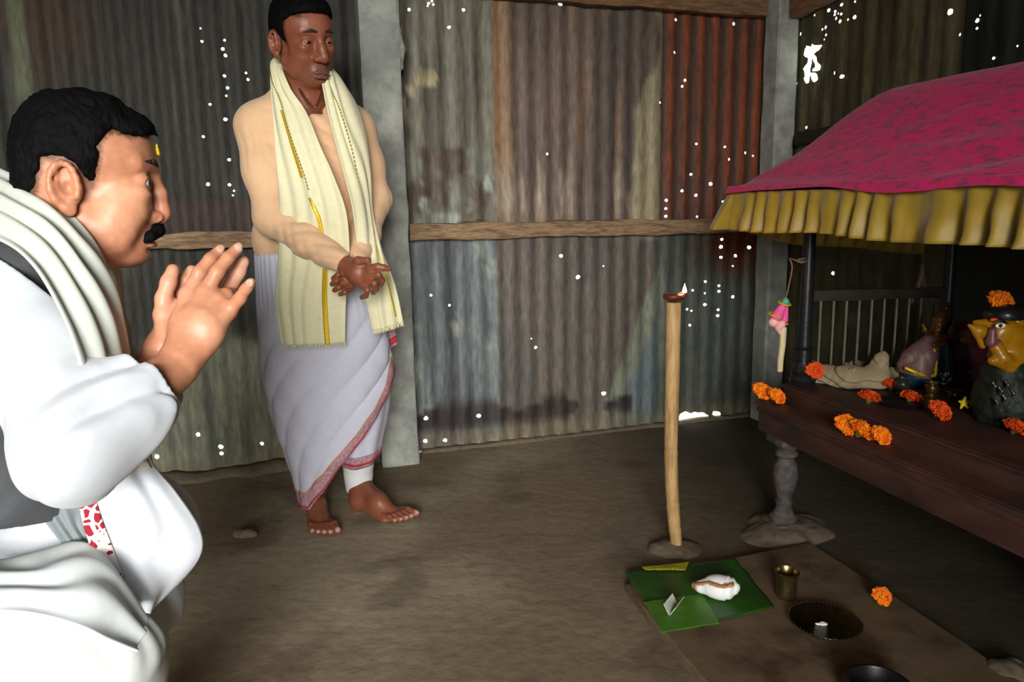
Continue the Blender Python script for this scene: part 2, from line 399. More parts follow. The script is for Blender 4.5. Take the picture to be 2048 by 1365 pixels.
def polysdf(pts):
    """signed distance to a 2-D polygon (negative inside)"""
    pts = np.asarray(pts, np.float32)
    def f(X, Y):
        d = np.full(X.shape, 1e9, np.float32); ins = np.zeros(X.shape, bool); n = len(pts)
        for i in range(n):
            a = pts[i]; b = pts[(i + 1) % n]; e = b - a; wx = X - a[0]; wy = Y - a[1]
            t = np.clip((wx * e[0] + wy * e[1]) / (e @ e), 0, 1); d = np.minimum(d, (wx - e[0]*t)**2 + (wy - e[1]*t)**2)
            c = ((a[1] > Y) != (b[1] > Y)) & (X < (b[0]-a[0]) * (Y-a[1]) / ((b[1]-a[1]) if b[1] != a[1] else 1e-9) + a[0]); ins ^= c
        return np.sqrt(d) * np.where(ins, -1, 1)
    return f

def crom(P, n):
    """Catmull-Rom resample rows P (m, ...) to n rows"""
    P = np.asarray(P, float); m = len(P); out = []
    for q in np.linspace(0, m - 1, n):
        i = min(int(q), m - 2); t = q - i; p0, p1, p2, p3 = P[max(i-1, 0)], P[i], P[i+1], P[min(i+2, m-1)]
        out.append(.5 * ((2*p1) + (-p0+p2)*t + (2*p0-5*p1+4*p2-p3)*t*t + (-p0+3*p1-3*p2+p3)*t**3))
    return np.array(out)
def cloth_grid(rows, nr, nu, bulge=.0, fold=.0, nf=4, seed=0, outward=None, fade=None):
    """rows of (left point, right point); returns grid (nr,nu,3) with folds along the rows and its outward normals"""
    R_ = crom([np.stack([a, b]) for a, b in rows], nr); s = np.linspace(0, 1, nu); G = R_[:, 0][:, None] * (1 - s)[None, :, None] + R_[:, 1][:, None] * s[None, :, None]
    if outward is None: outward = np.array([0, -1., 0])
    du = np.gradient(G, axis=1); dv = np.gradient(G, axis=0); N = np.cross(du, dv); N /= np.linalg.norm(N, axis=-1, keepdims=True) + 1e-9
    sg = np.sign((N * outward).sum(-1)); sg[sg == 0] = 1; N *= np.sign(np.median(sg))
    r = np.linspace(0, 1, nr)[:, None]; S = s[None, :]
    b = bulge * np.sin(np.pi * S) * np.ones_like(r)
    w = S * nf + 0.6 * vnoise(np.stack([S * 2 + 0 * r, r * 3 + 0 * S, 0*S + 0*r + seed], -1))
    fo = np.sin(2 * np.pi * w) * .6 + .5 * vnoise(np.stack([S * nf * 1.7 + 0*r, r * 2.2 + 0*S, 0*S + 0*r + seed + 5.5], -1))
    fd = 1 if fade is None else fade(r)
    return G + N * (b + fold * fo * fd)[..., None], N
def grid_mesh(name, G, m, parent=None, thick=.003, closed=False, off=0, col=None):
    nr, nu = G.shape[:2]; i = np.arange(nr - 1)[:, None]; j = np.arange(nu if closed else nu - 1)[None]; j2 = (j + 1) % nu
    Fq = np.stack([i*nu+j, i*nu+j2, (i+1)*nu+j2, (i+1)*nu+j], -1).reshape(-1, 4)
    o = new_mesh(name, G.reshape(-1, 3), Fq, m, parent, col)
    if thick:
        md = o.modifiers.new('thickness', 'SOLIDIFY'); md.thickness = thick; md.offset = off
    return o

# ------------------------------------------------------------------ the hut: floor, corrugated walls, roof
W0 = hz(830, 905, 0); W1 = hz(1500, 830, 0); tt = unit(W1 - W0); nn = np.array([-tt[1], tt[0], 0])
ZV = np.array([0, 0, 1.0]); UR = 1.80; UL = -2.35; VR = 5.2; ZT = 2.12
def W(u, z, off=0.0): return W0 + tt * u + ZV * z - nn * off
Wc = W(UR, 0)
def Rw(v, z, off=0.0): return Wc - nn * v + ZV * z - tt * off
def wall_hit(x, y, right=False):
    d = fw + rt * (x - CX) / F - up * (y - CY) / F; o = np.array([0, 0, H])
    if not right:
        k = ((W0 - o) @ nn) / (d @ nn); P = o + d * k; return float((P - W0) @ tt), float(P[2])
    k = ((Wc - o) @ tt) / (d @ tt); P = o + d * k; return float((P - Wc) @ -nn), float(P[2])

back_holes = [(818,19,3.5),(857,7,3),(863,3,2.5),(866,10,2.5),(855,12,2),(927,20,3.5),(898,55,3.5),(1118.7,8.6,5),(1352,39,3),(1467,48,3.5),(1349,105,2.5),(1369,161,3),(1364,173,2.5),
 (1320,205,3),(1093,308.5,3),(1392,288,2.5),(1449,294,2.5),(1491,306,3),(1457,319,3),(1505,312,2),(1382.5,349,3.5),(1420,368,4),(1363,382,3.5),(1390.6,391,3.5),(1332,401,3.5),
 (1331,417.6,3),(1331,433,3.5),(1445,403.6,2.5),(1392.7,433.6,2.5),(1443,479,3),(1441.5,494,4.2),(1497,495,4.2),(1120,512,4.5),(1154,554,5.5),(1206,532.5,2),(862,591,3.2),
 (899,611,3.2),(1061,677,2),(1070.7,695,4),(1206.5,787,5),(852,837,5),(957,831.6,5),(851,883,5),(890,881,4.5),(1441.5,515,3.5),(1470,512,3.5),(1465.7,532.5,2),(1410.7,563.7,3),
 (1438,572,3),(1438,583,3.3),(1410,587,2.2),(1465.7,594,3.5),(1410,609.7,3.5),(1436.6,620,3),(1435.8,632,3.5),(1375.5,619,2.8),(1383,622,2.3),(1380,651,3),(1385,581,2.8),
 (404,83,3),(401,57,2),(449,80.5,2.6),(445.6,98,3.6),(451,111,3.4),(449,152,3),(455,176,3.5),(452.7,192,2.3),(420,209,3),(451,239.5,4),(407,274,3),(458.7,320,3.5),(416.5,369,4),
 (459,370,3.5),(468,382,2.3),(466,391,2),(492,146,2.5),(496,159,3),(396,870,5),(441.5,894,5),(443,907.5,4.5),(524,887.6,4),(314,914,5),(528,936,5),(546,936,5),(440,945,4.5)]
right_holes = [(1600.6,68,3.2),(1659,21,3.5),(1668.6,23,3),(1684.7,9.7,3.3),(1710.7,34.4,3.8),(1681.6,43,3.3),(1670.8,36.6,3),(1652.5,55,3.5),(1643,58.8,2.2),(1653.6,70,2.6),(1667.5,29.5,2.4),
 (1677,27,2.2),(1684,28,2.6),(1694,39,2.2),(1711.6,3.6,2.2),(1631,30.5,2),(1649,79,2.3),(1668.6,146,3.2),(1683,153,4.4),(1590,167,2.6),(1611,255,3.2),(1901.5,24,5.5),(1954.8,41,4.2),
 (1954,56.6,2.6),(1918,69,2.6),(1961,31,1.9),(1987.5,116.5,2.8),(2035,92,2),(1665,547,4.4),(1903.8,596,3)]
big_holes_right = [[(1612,92),(1620,93),(1624,88),(1632,91),(1641,89),(1640,95),(1632,105),(1626,112),(1624,126),(1619,138),(1621,146),(1631,146),(1634,158),(1629,164),(1624,159),(1623,152),(1618,152),(1616,164),(1610,167),(1608,158),(1609,146),(1607,137),(1612,127),(1614,116),(1609,112),(1610,100)],
 [(1628,108),(1632,112),(1634,124),(1639,131),(1637,139),(1629,143),(1626,139),(1631,133),(1629,124),(1626,116)]]
big_holes_back = [[(1358,830),(1366,826),(1374,824),(1381,827),(1390,824),(1399,827),(1404,825),(1412,829),(1418,833),(1417,842),(1407,846),(1396,847),(1384,849),(1372,846),(1358,844)],
 [(1427,824),(1436,823),(1441,827),(1439,832),(1430,832),(1426,829)], [(829,905),(838,903),(851,900),(852,905),(842,909),(830,911)], [(384,951),(396,949),(409,947),(410,953),(398,957),(386,958)]]

def tin_wall(name, u0, u1, zt, P, holes, bigs, colfn, right=False):
    du, dz = 0.0127, 0.022; polys = []
    for x, y, r in holes:
        u, z = wall_hit(x, y, right); D = np.linalg.norm(P(u, z) - [0, 0, H]); rr = r * D / F * 0.84
        n = 9; polys.append([(u + rr * (1 + .18 * random.uniform(-1, 1)) * math.cos(a) * (1.1 if right else 1.05), z + rr * (1 + .15 * random.uniform(-1, 1)) * math.sin(a)) for a in np.linspace(0, 2*math.pi, n, endpoint=False)])
    for b in bigs:
        q = crom(np.array(b + [b[0]], float), len(b) * 4)[:-1]; q = q + .9 * np.stack([vnoise(np.stack([q[:, 0] * .4, q[:, 1] * .4, 0 * q[:, 0] + k], 1)) for k in (1, 9)], 1); polys.append([wall_hit(x, y, right) for x, y in q])
    us = np.arange(u0, u1 + 1e-6, du); zs = np.linspace(0.0 if not right else -.03, zt, int(zt / dz) + 1)
    UU, ZZ = np.meshgrid(us, zs, indexing='ij'); pts = np.stack([UU.ravel(), ZZ.ravel()], 1); ok = np.ones(len(pts), bool)
    V = []; Fp = []
    for p in polys:
        q = np.array(p); c = q.mean(0); R = np.abs(q - c).max(0) + .004
        sel = ok & (np.abs(pts - c) < R).all(1)
        if sel.any():
            f = polysdf(q); idx = np.where(sel)[0]; ok[idx[f(pts[idx, 0], pts[idx, 1]) < .004]] = False
    Vl = [Vector(map(float, a)) for a in pts[ok]]
    for p in polys:
        b = len(Vl); Vl += [Vector((float(a), float(c))) for a, c in p]; Fp.append(list(range(b, b + len(p))))
    Ed = [(f[i], f[(i + 1) % len(f)]) for f in Fp for i in range(len(f))]
    vo, eo, fo, ov, oe, of = delaunay_2d_cdt(Vl, Ed, [], 0, 1e-6)
    uz = np.array([(v.x, v.y) for v in vo]); Fa = np.array([tuple(f) for f in fo]); cen = uz[Fa].mean(1); inside = np.zeros(len(Fa), bool)
    for p in polys:
        q = np.array(p); sel = np.where((np.abs(cen - q.mean(0)) < np.abs(q - q.mean(0)).max(0) + .002).all(1))[0]
        if len(sel): inside[sel[polysdf(q)(cen[sel, 0], cen[sel, 1]) < 0]] = True
    Fc = Fa[~inside]
    cor = 0.0050 * np.cos(2 * np.pi * uz[:, 0] / 0.0762) + 0.004 * fbm(np.stack([uz[:, 0] * 2, uz[:, 1] * 2, uz[:, 0] * 0], 1), 3)
    # laps between sheets stand a little proud of one another
    lap = colfn(uz, True)
    X = np.array([P(u, z, o) for (u, z), o in zip(uz, cor + lap)])
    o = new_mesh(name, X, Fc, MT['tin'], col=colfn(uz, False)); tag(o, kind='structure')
    return o
def mixc(c, d, t): return c * (1 - t[:, None]) + np.array(d) * t[:, None]
def back_col(uz, lap):
    u, z = uz.T
    if lap:
        o = np.zeros(len(u)); o += .006 * sstep(.385, .39, u) * (1 - sstep(1.165, 1.17, u)); o += .004 * (z > 1.30) * (u > 0) * (u < .385); o += .004 * (z > 1.09) * (u < -.1); return o
    q = lambda sx, sz, s=0: np.stack([u * sx, z * sz, 0 * u + s], 1)
    a = fbm(q(3, 1.2, 1), 5); b = fbm(q(9, 9, 2), 5); c = fbm(q(26, 2, 3), 3)
    G = srgb
    # left bay, dark and sooty
    L = np.tile(np.array(G(46, 44, 38)), (len(u), 1)); L = mixc(L, G(78, 80, 66), sstep(.2, .5, c) * .6); L = mixc(L, G(64, 46, 34), sstep(.1, .5, a) * (u < -1.05))
    L = mixc(L, G(112, 116, 92), np.exp(-((u + 1.315) / .02) ** 2) * sstep(1.2, 1.5, z)); L = mixc(L, G(58, 44, 40), (z < 1.10) * (z > .955) * .85)
    lowm = 1 - sstep(.42 + .10 * a * 2, .62 + .1 * b, z); L2 = mixc(np.tile(np.array(G(136, 136, 116)), (len(u), 1)), G(84, 62, 46), sstep(.05, .4, fbm(q(7, 5, 4), 4)) * sstep(.25, .45, z)); L2 = mixc(L2, G(104, 106, 94), sstep(-.1, .3, c))
    L = mixc(L, L2.mean(0), lowm * 0) ; L = L * (1 - lowm[:, None]) + L2 * lowm[:, None]
    # second bay: upper and mid grey sheets, bluish below the rail
    S = np.tile(np.array(G(112, 108, 94)), (len(u), 1)); S = mixc(S, G(82, 78, 68), sstep(.0, .4, c)); S = mixc(S, G(152, 138, 108), sstep(.24, .34, b) * sstep(1.35, 1.5, z) * (1 - sstep(1.55, 1.65, z)))
    M2 = mixc(np.tile(np.array(G(112, 112, 100)), (len(u), 1)), G(84, 72, 62), sstep(-.1, .25, b)); M2 = mixc(M2, G(140, 146, 134), sstep(.3, .5, fbm(q(14, 14, 8), 3)))
    B2 = mixc(np.tile(np.array(G(104, 110, 110)), (len(u), 1)), G(76, 78, 80), sstep(-.1, .35, c)); B2 = mixc(B2, G(128, 132, 124), sstep(.25, .5, b))
    S = np.where((z < 1.30)[:, None], M2, S); S = np.where((z < .95)[:, None], B2, S)
    # third bay: brown sheet with tan right margin
    T = mixc(np.tile(np.array(G(104, 88, 78)), (len(u), 1)), G(84, 74, 68), sstep(-.2, .3, a)); T = mixc(T, G(136, 106, 82), sstep(.1, .5, c) * .5)
    T = mixc(T, G(150, 116, 84), (1 - sstep(.40, .50, u)) * sstep(1.0, 1.3, z) * .8)
    T = mixc(T, G(150, 138, 122), np.exp(-((z - 1.12) / .12) ** 2) * sstep(.1, .4, c) * .8)
    tan = sstep(1.04, 1.07, u + .04 * b + .10 * sstep(1.45, 1.75, z) * -1) ; T = mixc(T, G(140, 130, 104), tan * (z > .9))
    lowb = (z < .95) * 1.0; T = T * (1 - .12 * lowb[:, None]); T = mixc(T, G(80, 80, 76), lowb * .55)
    dg = sstep(-.02, .02, (u - (.93 + .42 * (z - .2))) + .04 * b); T = mixc(T, G(112, 116, 100), dg * lowb); dg2 = sstep(-.015, .015, (u - (1.02 + .42 * (z - .2))) + .02 * b); T = mixc(T, G(92, 102, 104), dg2 * lowb)
    # fourth bay: rust red corrugation, blue grey under the rail
    K = mixc(np.tile(np.array(G(84, 60, 50)), (len(u), 1)), G(156, 78, 44), sstep(.1, .8, np.cos(2 * np.pi * u / .0762) * .7 + .5 * a + .35 * b) * .85); K = mixc(K, G(60, 46, 42), sstep(.2, .5, fbm(q(5, 2, 9), 3)))
    K2 = mixc(np.tile(np.array(G(76, 80, 74)), (len(u), 1)), G(104, 46, 34), sstep(.35, .0, np.abs(u - 1.60) + .0) * sstep(.62, .85, z + .12 * a)); K2 = mixc(K2, G(104, 108, 96), sstep(.2, .5, c) * .6)
    K = np.where((z < .95 - .0 * u)[:, None], K2, K)
    S = S * 1.22; T = T * 1.32; K = K * 1.12
    col = np.where((u < -.07)[:, None], L, S); col = np.where((u > .385)[:, None], T, col); col = np.where((u > 1.168)[:, None], K, col)
    # soot and mud splashes with their own outline along the foot of the wall
    sp = sstep(.02, .16, fbm(q(6, 9, 11), 5) + .35 * np.exp(-((z - .13) / .05) ** 2) - .12) * (u > .0) * (u < 1.05) * np.exp(-((z - .14) / .07) ** 4)
    col = mixc(col, G(48, 38, 38), sp * .9)
    mud = (1 - sstep(.03, .11, z + .05 * b)); col = mixc(col, G(120, 108, 84), mud * .7)
    return col
def right_col(uz, lap):
    v, z = uz.T
    if lap: return .006 * (v > .98)
    q = lambda sx, sz, s=0: np.stack([v * sx, z * sz, 0 * v + s], 1); a = fbm(q(3, 1.5, 21), 5); c = fbm(q(22, 1.6, 23), 3); b = fbm(q(9, 9, 24), 4)
    K = mixc(np.tile(np.array(srgb(100, 92, 66)), (len(v), 1)), srgb(76, 70, 56), sstep(-.1, .4, c)); K = mixc(K, srgb(112, 106, 84), sstep(.2, .5, b) * .6)
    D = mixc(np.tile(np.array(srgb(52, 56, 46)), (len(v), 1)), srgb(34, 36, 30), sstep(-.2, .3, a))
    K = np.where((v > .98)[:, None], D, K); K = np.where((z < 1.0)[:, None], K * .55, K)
    return K
tin_wall('wall_back', UL, UR, ZT, W, back_holes, big_holes_back, back_col)
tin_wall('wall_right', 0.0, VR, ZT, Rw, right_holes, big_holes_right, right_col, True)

# floor of beaten mud, the kerb of mud under the sheets
def floor_mesh():
    xs = np.concatenate([np.arange(-2.6, 2.6, .03)]); ys = np.arange(-1.9, 4.3, .03); X, Y = np.meshgrid(xs, ys, indexing='ij')
    P = np.stack([X, Y, 0 * X], -1); q = P * [1, 1, 1]
    z = .006 * fbm(q * 2.2, 4) + .0025 * fbm(q * 9, 3) - .002
    P[..., 2] = z
    d = (P[..., :2] - W0[:2]) @ nn[:2]; ok = None
    n = fbm(q * 1.7 + 3, 5); n2 = fbm(q * 6 + 9, 4)
    c = mixc(np.tile(np.array(srgb(134, 118, 96)), (X.size, 1)), srgb(160, 146, 122), sstep(-.1, .4, n.ravel())); c = mixc(c, srgb(92, 80, 64), sstep(.1, .4, n2.ravel()) * .5)
    right = sstep(.15, .9, X.ravel() + .15 * n.ravel()); c = mixc(c, srgb(60, 54, 43), right * .9)  # shade around the altar painted into the mud colour, darker to the right
    nr, nu = X.shape; i = np.arange(nr-1)[:, None]; j = np.arange(nu-1)[None]; Fq = np.stack([i*nu+j, (i+1)*nu+j, (i+1)*nu+j+1, i*nu+j+1], -1).reshape(-1, 4)
    dd = ((P[..., :2] - W0[:2]) @ nn[:2]).ravel(); d2 = ((P[..., :2] - Wc[:2]) @ tt[:2]).ravel(); Fq = Fq[(dd[Fq].max(1) < .05) & (d2[Fq].max(1) < .06)]
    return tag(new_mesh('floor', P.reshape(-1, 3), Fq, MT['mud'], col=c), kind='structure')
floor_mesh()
def kerb(name, u0, u1, w, h, seed):
    n = int((u1 - u0) / .02); V = []; Fc = []; sec = [(-.03, -.02), (-.03, 1), (.35, .95), (.7, .7), (.93, .3), (1.0, -.02)]; m = len(sec)
    for i in range(n + 1):
        u = u0 + (u1 - u0) * i / n; e = 1 + .55 * fbm(np.array([[u * 7, seed, 0]]), 3)[0]; e2 = 1 + .6 * fbm(np.array([[u * 9, seed + 5, 0]]), 3)[0]
        for a, b in sec: V.append(W(u, b * h * e if b > 0 else b, .012 + a * w * e2 if a > 0 else -.01))
    for i in range(n):
        for j in range(m - 1): Fc.append((i*m+j, (i+1)*m+j, (i+1)*m+j+1, i*m+j+1))
    o = new_mesh(name, V, Fc, MT['mudlump']); return tag(o, kind='structure')
kerb('trim_1', UL, -.16, .06, .030, 1); kerb('trim_2', .03, 1.68, .020, .012, 4)
# roof and the unseen sides of the hut
def plain_sheet(name, A, B, Cc, D, n=60):
    A, B, Cc, D = [np.asarray(q, float) for q in (A, B, Cc, D)]; s = np.linspace(0, 1, n * 6)[:, None, None]; r = np.linspace(0, 1, 2)[None, :, None]
    G = (A * (1-s) + B * s) * (1-r) + (D * (1-s) + Cc * s) * r; nrm = unit(np.cross(B - A, D - A)); Ln = np.linalg.norm(B - A)
    G = G + nrm * .009 * np.cos(2 * np.pi * s * Ln / .0762)
    o = grid_mesh(name, G, MT['tinplain'], thick=0); return tag(o, kind='structure')
MT['tinplain'] = mat('grey_tin', srgb(90, 88, 80), .6, .3, var=.3)
E1 = W(UL, 0); E2 = Wc; E3 = Rw(VR, 0); E4 = E1 - nn * VR
plain_sheet('ceiling', E1 + ZV * ZT, E2 + ZV * ZT, E3 + ZV * ZT, E4 + ZV * ZT)
plain_sheet('wall_left', E1 - ZV * .03, E4 - ZV * .03, E4 + ZV * (ZT + .02), E1 + ZV * (ZT + .02))

F1 = np.array([.50, -1.75, 0]); F2 = E3
plain_sheet('wall_front_blocker', F1, F2, F2 + ZV * ZT, F1 + ZV * ZT)  # unseen piece of front wall, its free edge placed to keep daylight off the altar
# posts and rails
def post(u, off, w, d, label, lean=0.0, seed=0):
    A = W(u, -.02, off); B = W(u + lean, ZT - .02, off); n = 60
    mb = rough_beam(A, B, w, d, upv=nn, amp=.0022, seed=seed, seg=.05); o = mb.build('concrete_post', MT['concrete'])
    return tag(o, label, 'post')
post(-.083, .09, .150, .12, 'square grey concrete post behind the standing man, between two tin sheets', -.012, 1)
post(1.735, .085, .110, .11, 'square grey concrete post in the corner of the hut, beside the pink canopy', .0, 2)
def rail(A, B, w, h, label, m='timber', seed=0, group=None, amp=.005):
    o = rough_beam(A, B, w, h, amp=amp, seed=seed).build('timber_rail', MT[m]); return tag(o, label, 'wooden rail', group)
rail(W(.004, .952, .042), W(1.665, .950, .042), .045, .066, 'pale timber rail nailed across the middle of the wall, right of the first post', 'timber', 3)
rail(W(UL + .02, .938, .042), W(-.172, .938, .042), .045, .060, 'pale timber rail on the dark tin between the two men', 'timber', 5)
rail(W(.0, 1.925, .045), W(1.672, 1.925, .045), .05, .085, 'brown roof beam along the top of the back wall', 'beam', 7)
rail(Rw(.155, 1.905, .05), Rw(2.2, 2.06, .05), .06, .09, 'brown roof beam slanting up from the corner post over the right wall', 'beam', 8)
rail(Rw(.21, 1.335, .04), Rw(2.6, 1.335, .04), .05, .055, 'dark sooty rail on the right wall behind the pink canopy', 'darkbeam', 9)

# ------------------------------------------------------------------ people
HP_A = polysdf([(98, 50), (84, 60), (60, 52), (40, 57), (30, 50), (22, 30), (16, 4), (9, -16), (3, -2), (-6, 16), (-20, 20), (-44, 22), (-52, -2), (-60, -30), (-72, -42), (-150, -60), (-150, 160), (130, 160), (120, 52)])
def head_sdf(S, f, cheek=1.0, jowl=1.0, nose=1.0, ear_l=True, ear_r=True, neck=None, jx=0.0, lid=3.9, ears=1.0, ex=0.0, ey=0.0, nl=0.0, br=0.0):
    E = lambda c, r, k=10, op='+', R=None: S.ell(f.p(*c), np.array(r) * .001 * f.s, f.R if R is None else R, k * .001 * f.s, op)
    Cp = lambda a, b, ra, rb=None, k=10, op='+': S.cap(f.p(*a), f.p(*b), ra * .001 * f.s, (ra if rb is None else rb) * .001 * f.s, k * .001 * f.s, op)
    E((-4, 0, 32), (77, 70, 70)); E((34, 0, 28), (52, 60, 50), 20); E((-40, 0, 5), (40, 57, 50), 20)
    E((28, 0, -38), (49, 54, 66), 20)
    for s in (-1, 1):
        E((40, s*34, -40), (30*cheek, 25*cheek, 30), 16); E((18, s*40, -72), (32*jowl, 24*jowl, 34*jowl), 18)
        Cp((-8, s*50, -60), (44 + jx, s*16, -102), 15, 17, 18)
        Cp((76, s*9, 14), (64, s*44, 17), 9, 7, 14)                      # brow
        E((60, s*38, -22), (18, 16, 12), 12)                             # cheekbone
    E((54 + jx, 0, -103), (20, 24, 16), 14); E((62 + jx, 0, -82), (19, 27, 24), 14); E((20, 0, -108), (40, 34, 16), 18)
    for s in (-1, 1): E((86, s*31, -9), (15, 17, 12), 10, '-')           # sockets
    for s in (-1, 1):
        E((64, s*31, -9), (15.0, 16, 14.5), 4)                            # lids
        E((78, s*32, -9.5), (10, 13, lid), 1.5, '-')                      # the opening between the lids
    Cp((80, 0, 4), (86, 0, -22), 6*nose + br, 8*nose + br, 12); Cp((86, 0, -22), (94 + jx*.8, 0, -50 + nl), 8*nose + br, 11*nose, 8)
    for s in (-1, 1): E((83 + jx*.8, s*14*nose, -56 + nl), (12, 8.5*nose, 8.5), 5); E((90 + jx*.8, s*7, -65 + nl), (6, 3.4, 4), 2, '-')
    E((88 + jx*.8, 0, -60 + nl), (10, 9, 6), 5)
    E((79 + jx, 0, -84), (8.5, 24, 6), 5); E((77 + jx, 0, -95), (9, 21, 7), 4); Cp((86 + jx, 0, -89.5), (74 + jx, 27, -89), 1.6, 1.6, 3, '-'); Cp((86 + jx, 0, -89.5), (74 + jx, -27, -89), 1.6, 1.6, 3, '-')
    for s in (-1, 1): Cp((84, s*20, -56), (72 + jx, s*33, -84), 2.2, 2.0, 7, '-')   # fold beside the nose
    E((76 + jx, 0, -101), (6, 18, 3), 6, '-')
    if neck is not None:
        for a, b, ra, rb in neck: S.cap(a, b, ra, rb, .02)
    for s, on in ((1, ear_l), (-1, ear_r)):
        if not on: continue
        cx, cy, cz = -26 + ex, s * (74 + ey), -14
        E((cx + 4, s*(70+ey), cz - 2), (17, 7, 26), 5)
        pts = []
        for t in np.linspace(-.55, 1.22 * math.pi, 11):
            rx, rz = 18, 28; pts.append(f.p(cx + 2 + ears * rx * math.cos(t) * (1 if math.cos(t) < 0 else .85), s * (77 + ey + 5 * (math.cos(t) < 0) * abs(math.cos(t))), cz + rz * math.sin(t)))
        S.chain(pts, .0042 * f.s, .003)
        S.chain([f.p(cx-14, s*(80+ey), cz-4), f.p(cx-10, s*(78+ey), cz-18), f.p(cx-1, s*(75+ey), cz-29)], [.0042*f.s, .005*f.s, .0065*f.s], .005)
        E((cx + 3, s*(74+ey), cz - 30), (9, 5.5, 11), 5)
        S.chain([f.p(cx-6, s*(78+ey), cz+14), f.p(cx-9, s*(78+ey), cz+2), f.p(cx-3, s*(76+ey), cz-14), f.p(cx+6, s*(75+ey), cz-16)], .0034*f.s, .004)
        E((cx + 5, s*(81+ey), cz - 4), (7, 9, 9), 3, '-'); Cp((cx - 8, s*(81+ey), cz + 8), (cx + 3, s*(80+ey), cz + 17), 3, 3, 3, '-'); E((cx + 15, s*(74+ey), cz - 4), (5, 5, 7), 3)
def eyes(f, person, which=(-1, 1), gaze=(1, 0, 0), scl=(196, 184, 174)):
    g = unit(f.R @ np.array(gaze, float))
    for s in which:
        c = f.p(65.5, s*31, -9); r = .0125 * f.s
        V = []; Fc = []; nu, nv = 20, 14
        a = unit(np.cross(g, [0, 0, 1])); b = np.cross(a, g)
        for i in range(nv + 1):
            th = math.pi * i / nv
            for j in range(nu): ph = 2*math.pi*j/nu; V.append(c + r * (g * math.cos(th) + (a * math.cos(ph) + b * math.sin(ph)) * math.sin(th)))
        for i in range(nv):
            for j in range(nu): Fc.append((i*nu+j, i*nu+(j+1) % nu, (i+1)*nu+(j+1) % nu, (i+1)*nu+j))
        th = np.repeat(np.arange(nv + 1) * math.pi / nv, nu); col = np.where((th < .62)[:, None], srgb(30, 18, 12), np.array(srgb(*scl))); 
        new_mesh('eye', V, Fc, MT['eye'], person, col)
def tuft_noise(f, amp, fr, st=(1, 1, 1)):
    return lambda P: (amp * (fbm(f.loc(P) * .001 * fr * np.array(st), 3))).astype(np.float32)
def skin_col(base, f, lips, muzzle=None, mz=0.0, hairpoly=None, nailpts=(), nail=(.7, .5, .45), palm=None):
    def fn(P):
        q = f.loc(P); c = np.tile(np.array(base), (len(P), 1)); n = fbm(P * 25, 3)
        c = c * (1 + .10 * n[:, None]); x, y, z = q.T
        lip = np.exp(-(((z + 88) / 7.5) ** 4) - ((y / 23) ** 4)) * (x > 66); c = mixc(c, lips, lip * .8)
        if muzzle is not None:
            m = np.exp(-((z + 88) / 24) ** 4 - (y / 46) ** 4) * (x > 30) * (1 - lip); c = mixc(c, muzzle, m * mz)
        if hairpoly is not None:
            hd = hairpoly(x.astype(np.float32), z.astype(np.float32)) + 3 * vnoise(q * .5); c = mixc(c, srgb(30, 22, 20), (1 - sstep(-1, 8, hd)) * .75 * (z > -30) * (z < 120) * (x < 70) * (np.abs(y) > 40) * (np.linalg.norm(q, axis=1) < 140))
        for p, r in nailpts: c = mixc(c, nail, np.exp(-(np.linalg.norm(P - p, axis=1) / r) ** 6) * .9)
        if palm is not None:
            for (p, r, cc, w) in palm: c = mixc(c, cc, np.exp(-(np.linalg.norm(P - p, axis=1) / r) ** 4) * w)
        return c
    return fn
def folds(amp, fr, axis, warp=1.2, mask=2.5, seed=0, sharp=.5):
    """soft rolls parted by narrow creases"""
    axis = unit(axis).astype(np.float32)
    def f(P):
        P = P.astype(np.float32); w = fbm(P * 4 + seed, 2); ph = (P @ axis) * fr * .5 + warp * 3 * w
        r = np.sqrt(np.sin(ph) ** 2 + .03) - .68; m_ = np.clip(.6 + 1.5 * vnoise(P * mask * 2 + seed + 4), 0, 1)
        ax2 = np.roll(axis, 1); w2 = fbm(P * 7 + seed + 20, 2); r2 = np.sqrt(np.sin((P @ ax2) * fr * .8 + 4 * w2) ** 2 + .03) - .68; m2 = np.clip(1.8 * vnoise(P * mask * 2.6 + seed + 14) - .1, 0, 1)
        return (-amp * 1.3 * (r * m_ + .5 * r2 * m2) + amp * .5 * fbm(P * 11 + seed, 2)).astype(np.float32)
    return f

